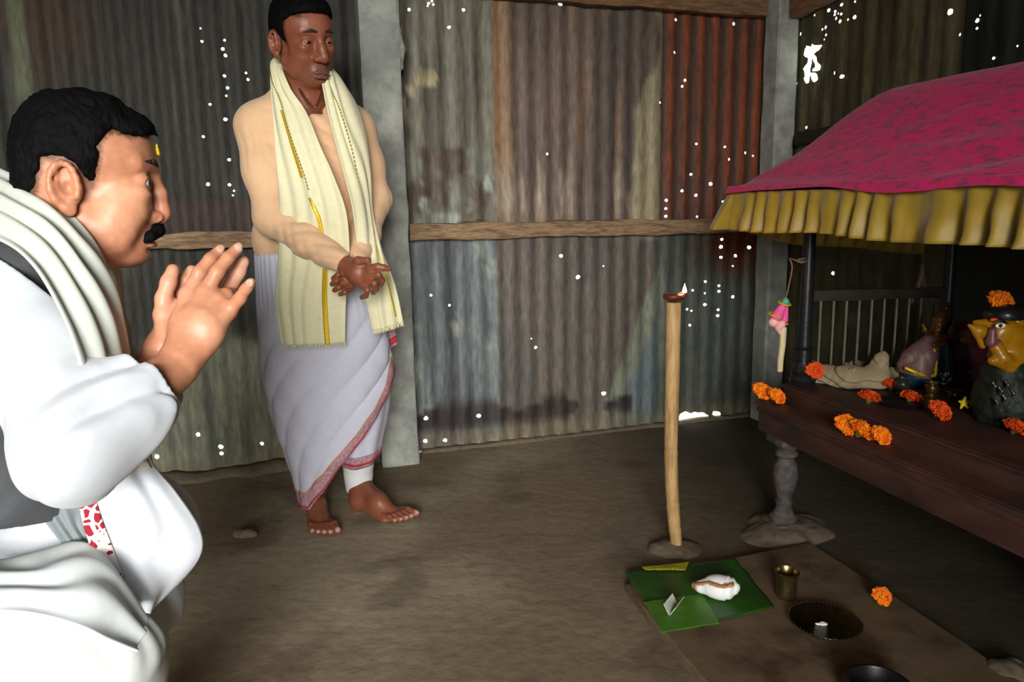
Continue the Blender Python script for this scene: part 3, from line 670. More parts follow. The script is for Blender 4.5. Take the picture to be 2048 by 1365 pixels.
# ---- the man in the foreground, bowing with joined palms
def person_bowing():
    p = empty('person', (hz(120, 1365, .35)[0], 1.05, 0)); tag(p, 'moustached man in white with joined palms, bowing towards the altar', 'person')
    f = Frame(at(180, 355, 1.03), (math.cos(math.radians(22)), math.sin(math.radians(22)), 0), sc=1.0)
    S = Sdf(); neckb = at(60, 520, 1.10)
    head_sdf(S, f, cheek=1.06, jowl=1.12, nose=1.05, jx=-9, lid=4.6, ex=5, ears=.92, neck=[(f.p(-30, 0, -30), at(40, 500, 1.08), .060, .070)])
    # torso and hidden limbs keep the body one surface
    sh_r, el_r, wr_r = at(45, 580, .97), at(146, 900, .81), at(352, 738, .945)
    sh_l, el_l, wr_l = at(150, 560, 1.24), at(215, 880, 1.12), at(330, 700, 1.01)
    hip = at(-60, 1080, 1.16)
    S.chain([at(40, 500, 1.08), at(20, 620, 1.09), at(10, 850, 1.13), hip], [.09, .13, .125, .13], .05)
    S.cap(sh_r, sh_l, .06, .06, .05)
    S.chain([sh_r, el_r, wr_r], [.046, .036, .024], .015); S.chain([sh_l, el_l, wr_l], [.046, .036, .024], .015)
    for a, b, c in ((at(-90, 1240, 1.06), at(170, 1330, .95), at(150, 2300, 1.0)), (at(-20, 1080, 1.25), at(300, 1095, 1.10), None)):
        foot = np.array([b[0] - .12, b[1] + .05, .05]); S.chain([a, b, foot], [.070, .040, .034], .03); S.chain([foot - [0, 0, .01], foot + [.16, .03, -.02]], [.036, .026], .02)
    S.cap(wr_r + (el_r - wr_r) * .35, wr_r, .032, .0265, .01)
    # right hand (near): back of the hand towards the camera
    def A(x, y, Y): return at(x, y, Y)
    pal = [A(388, 622, .985), A(408, 622, .985), A(432, 630, .985), A(450, 645, .985)]
    mcp = [A(378, 590, 1.00), A(410, 586, .995), A(436, 600, .995), A(458, 622, .995)]
    for m_, r in zip(mcp, (.0125, .013, .0125, .0115)): S.chain([wr_r + (m_ - wr_r) * .18, wr_r + (m_ - wr_r) * .62, m_], [.020, .0165, r], .012)
    S.ell(A(398, 672, .972), (.024, .012, .034), Frame((0, 0, 0), unit(mcp[3] - mcp[0])).R, .02)
    fi = [[mcp[0], A(399, 546, 1.012), A(420, 519, 1.025), A(438, 502, 1.04)], [mcp[1], A(434, 545, 1.005), A(456, 517, 1.02), A(474, 498, 1.035)],
          [mcp[2], A(452, 590, 1.005), A(463, 592, 1.03), A(462, 586, 1.045)], [mcp[3], A(480, 597, .99), A(492, 578, .985), A(502, 565, .98)]]
    rr = [[.0112, .0096, .0086, .0074], [.0115, .0099, .0089, .0078], [.0108, .0100, .009, .008], [.0102, .0086, .0078, .0068]]
    for q, r in zip(fi, rr): S.chain(q, r, .004)
    for m_, q in zip(mcp, (0, 1, 2, 3)): S.cap(wr_r + (m_ - wr_r) * .45 + [.002, -.012, 0], m_ + [0, -.004, 0], .0040, .0075, .008)
    S.chain([A(372, 690, .975), A(352, 655, 1.0), A(350, 610, 1.02)], [.018, .015, .010], .012)
    # left hand (far): palm behind, thumb on the near edge, fingertips beyond
    pl = [A(360, 655, 1.03), A(400, 610, 1.045), A(440, 600, 1.05)]
    S.chain([wr_l, A(352, 672, 1.02), A(395, 625, 1.04)], [.026, .026, .022], .015); S.cap(A(355, 650, 1.03), A(440, 615, 1.045), .018, .015, .02)
    S.chain([A(334, 668, 1.0), A(326, 630, 1.005), A(327, 598, 1.01), A(338, 565, 1.015), A(346, 540, 1.02)], [.0155, .0125, .0105, .0105, .0088], .006)
    S.chain([A(345, 640, 1.03), A(358, 585, 1.045), A(372, 560, 1.05), A(384, 541, 1.055)], [.014, .0105, .0095, .0082], .005)
    S.chain([A(440, 605, 1.05), A(460, 572, 1.055), A(476, 545, 1.06), A(486, 524, 1.062)], [.013, .0112, .0105, .009], .005)
    S.fn(lambda P: .0009 * fbm(P * 55, 2), 'd')
    nails = [(A(441, 500, 1.036), .0065), (A(477, 497, 1.031), .0068), (A(504, 563, .974), .005)]
    base = srgb(184, 126, 96)
    col = skin_col(base, f, srgb(178, 108, 92), hairpoly=HP_A, nailpts=nails, nail=srgb(222, 182, 164),
        palm=[(A(486, 535, 1.05), .03, srgb(226, 168, 144), .8), (A(335, 600, 1.0), .05, srgb(214, 154, 128), .7), (A(375, 560, 1.05), .025, srgb(205, 145, 120), .7), (A(425, 650, .96), .03, srgb(206, 150, 120), .6), (f.p(45, -60, -45), .045, srgb(212, 156, 124), .6), (f.p(90, 0, -50), .022, srgb(196, 122, 96), .5)])
    body = S.mesh('body', .0021, MT['skinA'], p, col)
    for q, r, d in ((fi[0], .0085, (.55, -.65, .5)), (fi[1], .009, (.55, -.65, .5)), (fi[3], .0072, (.5, -.7, .5))):
        N_ = Sdf(); tip = q[3]; ax = unit(q[3] - q[2]); nd = unit(np.array([.35, -.9, .25])); nd = unit(nd - ax * (nd @ ax)); N_.ell(tip + nd * .0052 + ax * .001, (.0075, .0058, .0028), Frame((0, 0, 0), ax, nd).R, .002); N_.mesh('fingernail', .0009, MT['ivory'], body)
    eyes(f, p, gaze=(1, -.15, -.05))
    # hair
    Hh = Sdf(); E = lambda c, r, k=14: Hh.ell(f.p(*c), np.array(r) * .001, f.R, k * .001)
    E((-6, 0, 38), (84, 78, 77)); E((36, 0, 46), (54, 63, 42)); E((-42, 0, 8), (50, 65, 56)); E((-54, 0, -20), (32, 52, 34)); E((56, 0, 62), (32, 46, 22)); E((-6, 0, 82), (62, 54, 32))
    poly = polysdf([(98, 50), (84, 60), (60, 52), (40, 57), (30, 50), (22, 30), (16, 4), (9, -16), (3, -2), (-6, 16), (-20, 20), (-44, 22), (-52, -2), (-60, -30), (-72, -42), (-150, -60), (-150, 160), (130, 160), (120, 52)])
    def cut(P):
        q = f.loc(P); w = 3.5 * fbm(q * .09, 3); return (poly(q[..., 0] + w, q[..., 2] + 4 * vnoise(q * .12)) * .001).astype(np.float32)
    Hh.fn(cut, '&', .004)
    def tufts(P):
        q = f.loc(P); a = fbm(np.stack([q[..., 0] * .05, q[..., 1] * .05, q[..., 2] * .05], -1), 3)
        return (.0055 * a + .0022 * fbm(q * np.array([.35, .35, .12]), 2)).astype(np.float32)
    Hh.fn(tufts, 'd'); Hh.mesh('hair', .0022, MT['hair'], p)
    # moustache, eyebrow, forehead mark
    Mo = Sdf()
    for s in (-1, 1): Mo.chain([f.p(81, s*3, -71), f.p(79, s*16, -75), f.p(70, s*27, -82), f.p(64, s*31, -89)], [.0072, .0080, .0068, .0035], .004)
    Mo.fn(lambda P: .0016 * fbm(f.loc(P) * np.array([.5, .5, .2]), 2), 'd'); Mo.mesh('moustache', .0013, MT['hair'], p)
    for s in (-1, 1):
        B_ = Sdf(); B_.chain([f.p(85.5, s*11, 15), f.p(82, s*28, 20), f.p(71.5, s*44, 19)], [.0034, .0038, .0022], .003); B_.fn(lambda P: .0012 * fbm(f.loc(P) * np.array([.5, .5, .3]), 2), 'd')
        B_.mesh('eyebrow', .0011, MT['browhair'], p)
    T_ = Sdf(); T_.chain([f.p(88.2, -3, 33), f.p(87.5, -3, 46)], [.0035, .0014], .002); T_.mesh('forehead_mark', .0008, MT['gold'], p)
    # clothes: sleeves of the white kurta
    for nm, (a, b, c), seedk in (('sleeve', (sh_r, el_r, wr_r), 0), ('sleeve', (sh_l, el_l, wr_l), 9)):
        K = Sdf(); cu = c + (b - c) * .31; u = unit(c - b)
        K.chain([a + [-.02, 0, .015], a * .5 + b * .5 + [0, -.006, -.004], b], [.085, .066, .051], .03); K.chain([b, b * .5 + cu * .5, cu], [.051, .053, .054], .03)
        K.ell(b + [.0, 0, -.004], (.053, .052, .050), None, .03)
        K.fn(folds(.012, 120, unit(b - a) + .4 * unit(cu - b), seed=seedk, warp=1.5, sharp=.8), 'd')
        K.fn(lambda P, cu=cu, u=u: ((P - cu) @ u - .004).astype(np.float32), '&', .003)
        K.fn(lambda P, cu=cu, u=u, b=b: -np.maximum(np.linalg.norm((P - cu) - ((P - cu) @ u)[..., None] * u, axis=-1) - .038, -((P - cu) @ u + .03)).astype(np.float32), '&', .002)
        K.mesh(nm, .0028, MT['white'], p, smooth=1)
    # waistcoat over the back and belly
    Wc_ = Sdf(); Wc_.chain([at(20, 560, 1.10), at(0, 700, 1.10), at(10, 900, 1.12), at(15, 1060, 1.13)], [.135, .165, .165, .155], .05); Wc_.cap(sh_r + [0, 0, .0], sh_l, .078, .07, .05)
    Wc_.ell(at(140, 860, 1.16), (.098, .12, .14), None, .06); Wc_.ell(at(60, 990, 1.0), (.09, .10, .11), None, .05)
    Wc_.fn(folds(.008, 90, (.5, .2, -1), seed=31, sharp=1), 'd'); Wc_.fn(lambda P: (.60 - .12 * (P[..., 0] + .65) - P[..., 2]).astype(np.float32), '&', .006)
    Wc_.mesh('waistcoat', .005, MT['charcoal'], p, smooth=2)
    # kurta skirt below the waist, thighs and the light dhoti
    K = Sdf(); K.ell(at(185, 935, 1.10), (.068, .12, .10), None, .04); K.chain([at(195, 970, 1.12), at(276, 1040, 1.05), at(338, 1085, 1.01)], [.078, .060, .040], .03); K.chain([at(-60, 1150, 1.1), at(120, 1120, 1.06), at(290, 1080, 1.06)], [.15, .10, .075], .05)
    K.fn(folds(.007, 85, (.9, .1, .5), seed=41, sharp=1), 'd'); K.fn(lambda P: -(P[..., 2] - .43 - .05 * np.sin(P[..., 0] * 9)).astype(np.float32), '&', .005)
    K.mesh('kurta_skirt', .0045, MT['white'], p, smooth=2)
    D = Sdf(); D.chain([at(300, 1085, 1.08), at(278, 1200, 1.06), at(225, 1400, 1.06), [at(225, 1400, 1.06)[0] - .08, 1.10, .10]], [.060, .055, .055, .055], .04)
    D.chain([at(-100, 1250, .98), at(90, 1290, .93), at(175, 1330, .92), [at(150, 1330, .92)[0] - .06, .98, .10]], [.13, .10, .090, .07], .05)
    D.fn(folds(.008, 85, (1, .1, .25), seed=51, sharp=1), 'd'); D.fn(lambda P: -(P[..., 2] - .09).astype(np.float32), '&', .005)
    D.mesh('dhoti', .0045, MT['dhotiA'], p, smooth=2)
    # shawl round the neck
    rows = [(at(-140, 300, 1.20), at(-170, 470, .95)), (at(-60, 318, 1.14), at(-80, 470, .90)), (at(5, 345, 1.08), at(0, 488, .875)), (at(85, 385, 1.00), at(62, 540, .85)), (at(155, 448, .965), at(120, 645, .84)),
            (at(207, 520, .965), at(152, 740, .84)), (at(232, 605, .975), at(168, 815, .855)), (at(250, 690, .985), at(180, 880, .90)), (at(268, 800, 1.0), at(172, 930, .93))]
    G, N = cloth_grid(rows, 70, 60, bulge=.020, fold=.0085, nf=4.2, seed=3, outward=np.array([.3, -1, .3])); grid_mesh('shawl', G, MT['offwhite'], p, .0035)
    rows = [(at(60, 380, 1.20), at(60, 420, 1.30)), (at(150, 470, 1.12), at(200, 500, 1.22)), (at(205, 525, 1.06), at(228, 545, 1.13)), (at(214, 590, 1.06), at(240, 620, 1.12)), (at(225, 680, 1.06), at(250, 690, 1.12)), (at(235, 770, 1.06), at(262, 790, 1.12))]
    G, N = cloth_grid(rows, 40, 24, bulge=.01, fold=.003, nf=2, seed=8, outward=np.array([1, -1, .0])); grid_mesh('shawl_far_side', G, MT['cream'], p, .005)
    rows = [(at(150, 900, .945), at(296, 880, .985)), (at(152, 960, .93), at(306, 928, .98)), (at(160, 1020, .925), at(352, 985, .985)), (at(178, 1085, .925), at(398, 1055, .995)), (at(200, 1140, .92), at(403, 1106, .99)), (at(232, 1190, .915), at(366, 1158, .98)), (at(255, 1232, .91), at(302, 1210, .95))]
    G, N = cloth_grid(rows, 60, 40, bulge=.014, fold=.0035, nf=2.4, seed=12, outward=np.array([.2, -1, 0])); grid_mesh('hanging_scarf_end', G, MT['white'], p, .003)
    G2 = G[9:44, 0:8] + N[9:44, 0:8] * .004; e = grid_mesh('embroidered_border', G2, MT['embroidery'], p, .0015); e['label'] = 'red woven motifs on white'
    G2 = G[8:12, 8:38] + N[8:12, 8:38] * .0035; e = grid_mesh('gold_band', G2, MT['goldmotif'], p, .0015); e['label'] = 'pale gold floral band'
    rows = [(at(25, 905, 1.0), at(150, 950, .975)), (at(45, 960, .965), at(162, 1000, .965)), (at(80, 1030, .945), at(180, 1065, .955)), (at(130, 1095, .935), at(196, 1105, .95))]
    G, N = cloth_grid(rows, 30, 24, bulge=.008, fold=.003, nf=2, seed=18, outward=np.array([.2, -1, 0])); grid_mesh('side_flap', G, MT['greycloth'], p, .003)
    # kurta hem falling over the near thigh
    rows = [(at(-120, 1120, .93), at(-140, 1215, .80)), (at(0, 1125, .93), at(0, 1222, .79)), (at(90, 1100, .93), at(90, 1238, .785)), (at(170, 1090, .925), at(170, 1262, .785)), (at(215, 1130, .92), at(228, 1288, .80)), (at(258, 1215, .905), at(272, 1308, .82))]
    G, N = cloth_grid(rows, 90, 40, bulge=.018, fold=.006, nf=2.6, seed=15, outward=np.array([.2, -1, .5])); grid_mesh('kurta_hem', G, MT['hemcloth'], p, .003)
    t = MB(); t.tube([at(258, 1308, .895), at(272, 1332, .895), at(286, 1352, .895), at(300, 1380, .90)], .0016, 6); t.build('teal_edge_stripe', MT['teal'], p)['label'] = 'thin teal line'
    return p
MT['browhair'] = mat('brow_hair', srgb(46, 32, 26), .7, var=.3, scale=80)
MT['goldmotif'] = mat('pale_gold_motif', srgb(222, 196, 150), .7, var=.1, scale=60, col2=srgb(236, 228, 214), c2=(.48, .5))
MT['hemcloth'] = mat('thin_white_cotton', srgb(214, 220, 220), .85, var=.03, scale=30, bump=.12, bscale=260, dist=.001)
# ---- the standing man
def person_standing():
    p = empty('person', (hz(660, 1030, 0)[0], 2.36, 0)); tag(p, 'standing barefoot man in peach top and draped white dhoti, hands clasped in front', 'person')
    hy = math.radians(-42); hp = math.radians(-12)
    fwd = np.array([math.cos(hy) * math.cos(hp), math.sin(hy) * math.cos(hp), math.sin(hp)])
    f = Frame(at(606, 75, 2.24), fwd, u=(-.19, -.02, 1), sc=1.09); S = Sdf()
    head_sdf(S, f, cheek=.96, jowl=.92, nose=1.15, lid=1.9, nl=6, br=1.5, ears=.86, ey=-4, neck=[(f.p(-25, 0, -40), at(612, 205, 2.31), .055, .066)])
    sh_r, el_r, wr_r = at(517, 252, 2.31), at(546, 436, 2.22), at(698, 535, 2.09)
    sh_l, el_l, wr_l = at(706, 262, 2.40), at(748, 400, 2.40), at(704, 552, 2.14)
    S.chain([at(612, 205, 2.31), at(625, 260, 2.36), at(635, 420, 2.39), at(640, 560, 2.40)], [.065, .095, .115, .12], .05); S.cap(sh_r, sh_l, .055, .055, .05)
    S.chain([sh_r, el_r, wr_r], [.046, .037, .026], .015); S.chain([sh_l, el_l, wr_l], [.046, .037, .026], .015)
    # legs and feet
    def foot(heel, toe, ank, knee, side):
        h = np.array([heel[0], heel[1], .03]); t = np.array([toe[0], toe[1], .0]); ax = unit(t - h); sd = np.array([-ax[1], ax[0], 0]) * side; L_ = np.linalg.norm((t - h)[:2])
        S.chain([knee, ank], [.052, .036], .02); S.chain([ank, h + ax * .015 + [0, 0, .005]], [.036, .033], .02)
        S.chain([ank + [0, 0, .0], h + ax * L_ * .42 + [0, 0, .028], h + ax * L_ * .72 + [0, 0, -.002]], [.034, .030, .022], .025)
        S.cap(h + ax * .02, h + ax * L_ * .68 + sd * .018 + [0, 0, -.008], .030, .024, .02); S.cap(h + ax * L_ * .3, h + ax * L_ * .62 - sd * .024 + [0, 0, -.010], .026, .020, .02)
        nl = []
        for k, (o, l, r) in enumerate([(.034, 1.0, .0125), (.013, .985, .0095), (-.004, .955, .0088), (-.020, .915, .0082), (-.035, .865, .0078)]):
            b = h + ax * L_ * (.70 - .02 * k) + sd * o * .9; b[2] = .018; e = h + ax * L_ * (l - .05) + sd * o * 1.08; e[2] = r + .003; S.chain([b, (b + e) / 2 + [0, 0, .006], e], [r * 1.1, r, r], .006)
            nl.append((e + ax * r * .5 + [0, 0, r * .8], r * .8))
        return nl
    n1 = foot(hz(622, 1010, .0), hz(655, 1080, .0), at(630, 975, 2.44), at(600, 830, 2.38), 1)
    n2 = foot(hz(712, 1018, .0), hz(826, 1046, .0), at(718, 968, 2.46), at(715, 830, 2.42), 1)
    S.chain([at(610, 580, 2.39), at(600, 830, 2.38)], [.085, .052], .03); S.chain([at(690, 590, 2.42), at(715, 830, 2.42)], [.085, .052], .03)
    # hands clasped, right over left
    A = at
    S.ell(A(715, 548, 2.065), (.030, .022, .036), Frame((0, 0, 0), unit(A(740, 560, 2.03) - A(698, 530, 2.09))).R, .012); S.cap(wr_r, A(712, 545, 2.07), .027, .028, .015)
    mc = [A(742, 538, 2.04), A(744, 552, 2.035), A(738, 564, 2.035), A(728, 572, 2.04)]
    for m_ in mc: S.cap(A(708, 545, 2.075), m_, .015, .0112, .008)
    S.chain([mc[0], A(756, 534, 2.03), A(768, 536, 2.03), A(778, 538, 2.035)], [.0125, .0105, .0092, .008], .005)
    S.chain([mc[1], A(757, 550, 2.025), A(765, 561, 2.04), A(762, 570, 2.065)], [.0105, .0092, .0082, .0072], .003)
    S.chain([mc[2], A(749, 567, 2.02), A(753, 579, 2.035), A(746, 586, 2.06)], [.0102, .0090, .0082, .0072], .003)
    S.chain([mc[3], A(735, 581, 2.025), A(732, 592, 2.04), A(724, 595, 2.06)], [.0098, .0086, .0078, .0070], .003)
    S.chain([A(705, 530, 2.08), A(716, 522, 2.05), A(735, 521, 2.04)], [.015, .012, .010], .008)
    S.chain([wr_l, A(696, 562, 2.11), A(684, 566, 2.09)], [.026, .027, .020], .012)
    for (a, b, c, r) in [((692, 547), (676, 550), (667, 557), .0082), ((690, 558), (673, 562), (664, 569), .0085), ((692, 570), (678, 575), (669, 581), .0083), ((702, 579), (690, 585), (681, 589), .0076)]:
        S.chain([A(*a, 2.09), A(*b, 2.06), A(*c, 2.07)], [r * 1.15, r, r * .9], .0025)
    S.fn(lambda P: .0010 * fbm(P * 50, 2), 'd')
    col = skin_col(srgb(134, 78, 56), f, srgb(104, 68, 62), srgb(100, 68, 60), .6, hairpoly=HP_A, nailpts=n1 + n2, nail=srgb(200, 160, 146), palm=[(f.p(88, -5, 40), .03, srgb(176, 112, 90), .35)])
    body = S.mesh('body', .0026, MT['skinB'], p, col); eyes(f, p, gaze=(1, 0, -.25), scl=(120, 100, 90))  # eye whites coloured darker, painting in the shadow over the eyes
    Hh = Sdf(); s_ = .001 * f.s; E = lambda c, r, k=14: Hh.ell(f.p(*c), np.array(r) * s_, f.R, k * s_)
    E((-8, 0, 40), (90, 79, 80)); E((36, 0, 54), (54, 64, 42)); E((-48, 0, 8), (50, 64, 56)); E((-60, 0, -20), (32, 48, 34)); E((-4, 0, 86), (66, 54, 36)); E((58, 0, 76), (30, 44, 20))
    poly = polysdf([(104, 58), (80, 64), (60, 60), (42, 50), (22, 40), (14, 10), (8, -18), (0, -6), (-8, 16), (-20, 20), (-44, 22), (-52, -2), (-60, -40), (-150, -60), (-150, 160), (130, 160), (120, 58)])
    Hh.fn(lambda P: (lambda q: (poly(q[..., 0] + 3 * fbm(q * .09, 3), q[..., 2]) * s_))(f.loc(P)).astype(np.float32), '&', .004)
    Hh.fn(lambda P: (.004 * fbm(f.loc(P) * .05, 3) + .0018 * fbm(f.loc(P) * np.array([.3, .3, .12]), 2)).astype(np.float32), 'd'); Hh.mesh('hair', .0026, MT['hair'], p)
    for s in (-1, 1):
        B_ = Sdf(); B_.chain([f.p(86, s*13, 17), f.p(83, s*28, 20), f.p(72, s*44, 15)], [.0036, .0046, .0024], .003); B_.mesh('eyebrow', .0014, MT['browhair'], p)
    nk = MB(); pts = [at(596, 165, 2.30), at(600, 180, 2.225), at(612, 200, 2.185), at(627, 216, 2.175), at(637, 204, 2.185), at(645, 180, 2.24), at(648, 160, 2.31)]; pts = list(crom(pts, 34))
    nk.tube(pts, [.0034 + .0016 * (i % 2) for i in range(34)], 8); nk.build('necklace', MT['cordbrown'], p)
    # peach long-sleeved top
    K = Sdf(); K.chain([at(622, 232, 2.37), at(628, 330, 2.38), at(632, 450, 2.40), at(636, 545, 2.41)], [.125, .150, .150, .150], .05); K.cap(sh_r + [.01, 0, .0], sh_l, .058, .056, .05); K.ell(at(640, 400, 2.33), (.13, .11, .17), None, .05)
    K.ell(at(548, 480, 2.40), (.065, .10, .10), None, .03)
    K.cap(at(604, 175, 2.33), sh_r + [.02, 0, -.005], .046, .054, .05); K.cap(at(640, 180, 2.36), sh_l - [.02, 0, .005], .046, .052, .05)
    ends = []
    for a, b, c, sd in ((sh_r, el_r, wr_r, 70), (sh_l, el_l, wr_l, 80)):
        cu = c + (b - c) * .05; u = unit(c - b); ends.append((cu, u)); K.chain([a + [-.004 * (1 if sd == 70 else -1), 0, .0], (a + b) / 2, b], [.066, .060, .053], .04); K.chain([b, (b + cu) / 2, cu], [.053, .046, .036], .03)
    K.fn(folds(.0045, 150, (.35, .1, 1), seed=61, sharp=.8, warp=2), 'd'); zc = at(560, 535, 2.35)[2]; K.fn(lambda P: (zc + .01 * np.sin(P[..., 0] * 20) - P[..., 2]).astype(np.float32), '&', .004)
    K.fn(lambda P: (.058 - np.linalg.norm((P - at(622, 168, 2.25)) * np.array([1, 1, .70]), axis=-1)).astype(np.float32), '&', .004)
    for cu, u in ends:
        K.fn(lambda P, cu=cu, u=u: np.where(np.linalg.norm(P - cu, axis=-1) < .075, (P - cu) @ u, -1).astype(np.float32), '&', .002)
        K.fn(lambda P, cu=cu, u=u: -np.maximum(np.linalg.norm((P - cu) - ((P - cu) @ u)[..., None] * u, axis=-1) - .026, -((P - cu) @ u + .02)).astype(np.float32), '&', .002)
    K.mesh('long_sleeved_top', .0034, MT['peach'], p, smooth=2)
    # dhoti: a draped sheet of rings from the waist to a slanting hem
    def rings(name, prof, hem, n, nr, foldf, m, thick=.003):
        """prof: rows (y px, x left, x right, Y centre, depth radius)"""
        pr = crom(np.array(prof, float), nr); G = np.zeros((nr, n, 3)); ph = np.linspace(0, 2*np.pi, n, endpoint=False)
        zt = np.array([at((a[1] + a[2]) / 2, a[0], a[3])[2] for a in pr]); cx_ = np.array([at((a[1] + a[2]) / 2, a[0], a[3])[0] for a in pr]); rx = np.array([(at(a[2], a[0], a[3])[0] - at(a[1], a[0], a[3])[0]) / 2 for a in pr]); ry = pr[:, 4]; cy = pr[:, 3]
        for j, t in enumerate(ph):
            zh = hem(t); zz = zt[0] + (zh - zt[0]) * np.linspace(0, 1, nr); o = np.argsort(zt)
            g = lambda v: np.interp(zz, zt[o], v[o]); R1 = 1 + foldf(t, (zt[0] - zz))
            G[:, j] = np.stack([g(cx_) + g(rx) * np.cos(t) * R1, g(cy) + g(ry) * np.sin(t) * R1, zz], -1)
        return G
    prof = [(505, 512, 738, 2.40, .13), (540, 514, 745, 2.40, .135), (620, 520, 762, 2.40, .145), (700, 524, 780, 2.40, .15), (780, 534, 786, 2.40, .15), (860, 556, 778, 2.39, .14), (920, 578, 756, 2.38, .125), (980, 598, 738, 2.37, .11)]
    # t: -pi/2 faces the camera, 0 is picture right
    hemt = [(-math.pi, .085), (-2.6, .055), (-2.1, .06), (-1.6, .13), (-1.1, .24), (-.6, .36), (-.25, .46), (0.1, .50), (.6, .38), (1.2, .20), (2.0, .12), (math.pi, .085)]
    ht = np.array(hemt); hem = lambda t: float(np.interp((t + math.pi) % (2*math.pi) - math.pi, ht[:, 0], ht[:, 1]))
    def ff(t, d):
        pl_ = np.abs(np.sin(3.5 * t + 5 * d * (t + .3) + 1.5 + .8 * vnoise(np.stack([np.cos(t) + 0*d, np.sin(t) + 0*d, d * 2 + 5], -1)))) ** .6 - .6
        a = .055 * pl_ * sstep(0.02, .35, d) + .010 * np.sin(15 * t - 7 * d * (t + 1.6)) * sstep(.1, .5, d) * .6; a = a + .012 * np.sin(46 * t) * (1 - sstep(.0, .3, d)); return a + .02 * vnoise(np.stack([np.cos(t) * 3 + 0*d, np.sin(t) * 3 + 0*d, d * 6], -1))
    G = rings('dhoti', prof, hem, 180, 90, ff, MT['dhotiB']); dh = grid_mesh('dhoti', G, MT['dhotiB'], p, .003, closed=True)
    du = np.gradient(G, axis=1); dv = np.gradient(G, axis=0); N = np.cross(dv, du); N /= np.linalg.norm(N, axis=-1, keepdims=True); cc = G.mean(1, keepdims=True); N *= np.sign(np.median(((G - cc) * N).sum(-1)))
    # border width measured along the cloth: thin stripe, woven band, red stripe
    def band(G, N, w0, w1, off, m, nm, par):
        nr, n = G.shape[:2]; rows_ = []
        L_ = np.cumsum(np.linalg.norm(np.diff(G, axis=0), axis=-1), axis=0); L_ = np.vstack([np.zeros((1, n)), L_]); out = np.zeros((4, n, 3))
        for j in range(n):
            tot = L_[-1, j]
            for q, w in enumerate(np.linspace(w1, w0, 4)):
                s_l = tot - w; P_ = np.array([np.interp(s_l, L_[:, j], G[:, j, a]) for a in range(3)]); n_ = np.array([np.interp(s_l, L_[:, j], N[:, j, a]) for a in range(3)]); out[q, j] = P_ + n_ * off
        return grid_mesh(nm, out, m, par, .001, closed=True)
    sl = .062
    band(G, N, .0, sl, .0028, MT['pinkborder'], 'dhoti_border', p)['label'] = 'woven pinkish band along the hem'
    band(G, N, .004, .012, .0040, MT['redborder'], 'red_hem_stripe', p); band(G, N, sl - .006, sl, .0040, MT['orangeborder'], 'gold_hem_stripe', p)
    # the inner wrap over the left leg, and the tight white cuff under it
    prof2 = [(740, 640, 782, 2.43, .10), (820, 662, 776, 2.43, .10), (880, 676, 764, 2.43, .09), (950, 686, 750, 2.43, .075)]
    G = rings('x', prof2, lambda t: .19 + .02 * math.sin(t), 90, 40, lambda t, d: .03 * np.sin(8*t + 4*d), None); N = None
    cc = G.mean(1, keepdims=True); N = G - cc; N /= np.linalg.norm(N, axis=-1, keepdims=True); grid_mesh('inner_wrap', G, MT['dhotiB'], p, .003, closed=True)
    band(G, N, .0, .045, .003, MT['pinkborder'], 'inner_border', p); band(G, N, .012, .020, .0042, MT['redborder'], 'inner_red_stripe', p)
    c_ = MB(); a0, a1 = at(715, 900, 2.45), at(718, 982, 2.46); prof3 = []
    K = Sdf(); K.chain([a0, a1], [.060, .045], .01); K.fn(folds(.003, 90, (0.2, 0, 1), seed=91), 'd'); K.fn(lambda P: (a1[2] - P[..., 2] + .003 * np.sin(P[..., 0] * 60)).astype(np.float32), '&', .003); K.mesh('trouser_cuff', .003, MT['whitecuff'], p)
    # end of the border showing behind the hip on the right
    rows = [(at(752, 640, 2.44), at(776, 630, 2.44)), (at(758, 668, 2.44), at(788, 655, 2.44)), (at(764, 705, 2.44), at(796, 688, 2.44))]
    G, N = cloth_grid(rows, 12, 12, bulge=.004, fold=.001, outward=np.array([0, -1, 0])); grid_mesh('border_end', G, MT['pinkborder'], p, .002); grid_mesh('border_end_stripe', G[8:11] + N[8:11] * .002, MT['redborder'], p, .001)
    # shawl: two hanging ends, joined behind the neck
    def panel(rows, nf, seed, trim=None, bulge=.012, fold=.0065, nm='shawl_end'):
        G, N = cloth_grid(rows, 110, 54, bulge=bulge, fold=fold, nf=nf, seed=seed, outward=np.array([.1, -1, .05])); o = grid_mesh(nm, G, MT['cream'], p, .004)
        j = np.random.RandomState(seed); F_ = MB()
        for q in range(0, 54):
            e = G[-1, q]; F_.tube([e, e + [j.uniform(-.003, .003), -.001, -.006], e + [j.uniform(-.005, .005), -.001, -.012]], [.0014, .0011, .0006], 4)
        fr = F_.build('fringe', MT['cream'], o); fr['kind'] = 'stuff'
        return G, N, o
    rowsR = [(at(575, 105, 2.40), at(590, 150, 2.43)), (at(545, 122, 2.33), at(566, 140, 2.24)), (at(541, 150, 2.26), at(580, 178, 2.19)), (at(543, 200, 2.225), at(612, 225, 2.185)), (at(550, 275, 2.20), at(640, 290, 2.165)), (at(556, 350, 2.18), at(672, 360, 2.145)), (at(560, 430, 2.17), at(695, 430, 2.135)), (at(556, 520, 2.18), at(700, 520, 2.16)), (at(550, 600, 2.19), at(692, 600, 2.19)), (at(562, 690, 2.19), at(690, 686, 2.20))]
    G, N, o = panel(rowsR, 4.2, 5)
    trim(G, N, [(.36, .30), (.44, .38), (.56, .46)], .07, MT['gold'], o, 'shining gold thread border'); trim(G, N, [(.62, .52), (.67, .60), (.72, .64)], .05, MT['gold'], o); trim(G, N, [(.80, .68), (.9, .72), (1.0, .74)], .075, MT['gold'], o)
    dotrow(*pathon(G, N, [(.16, .10), (.22, .16), (.33, .32), (.44, .44), (.56, .52), (.60, .53)]), 32, o)
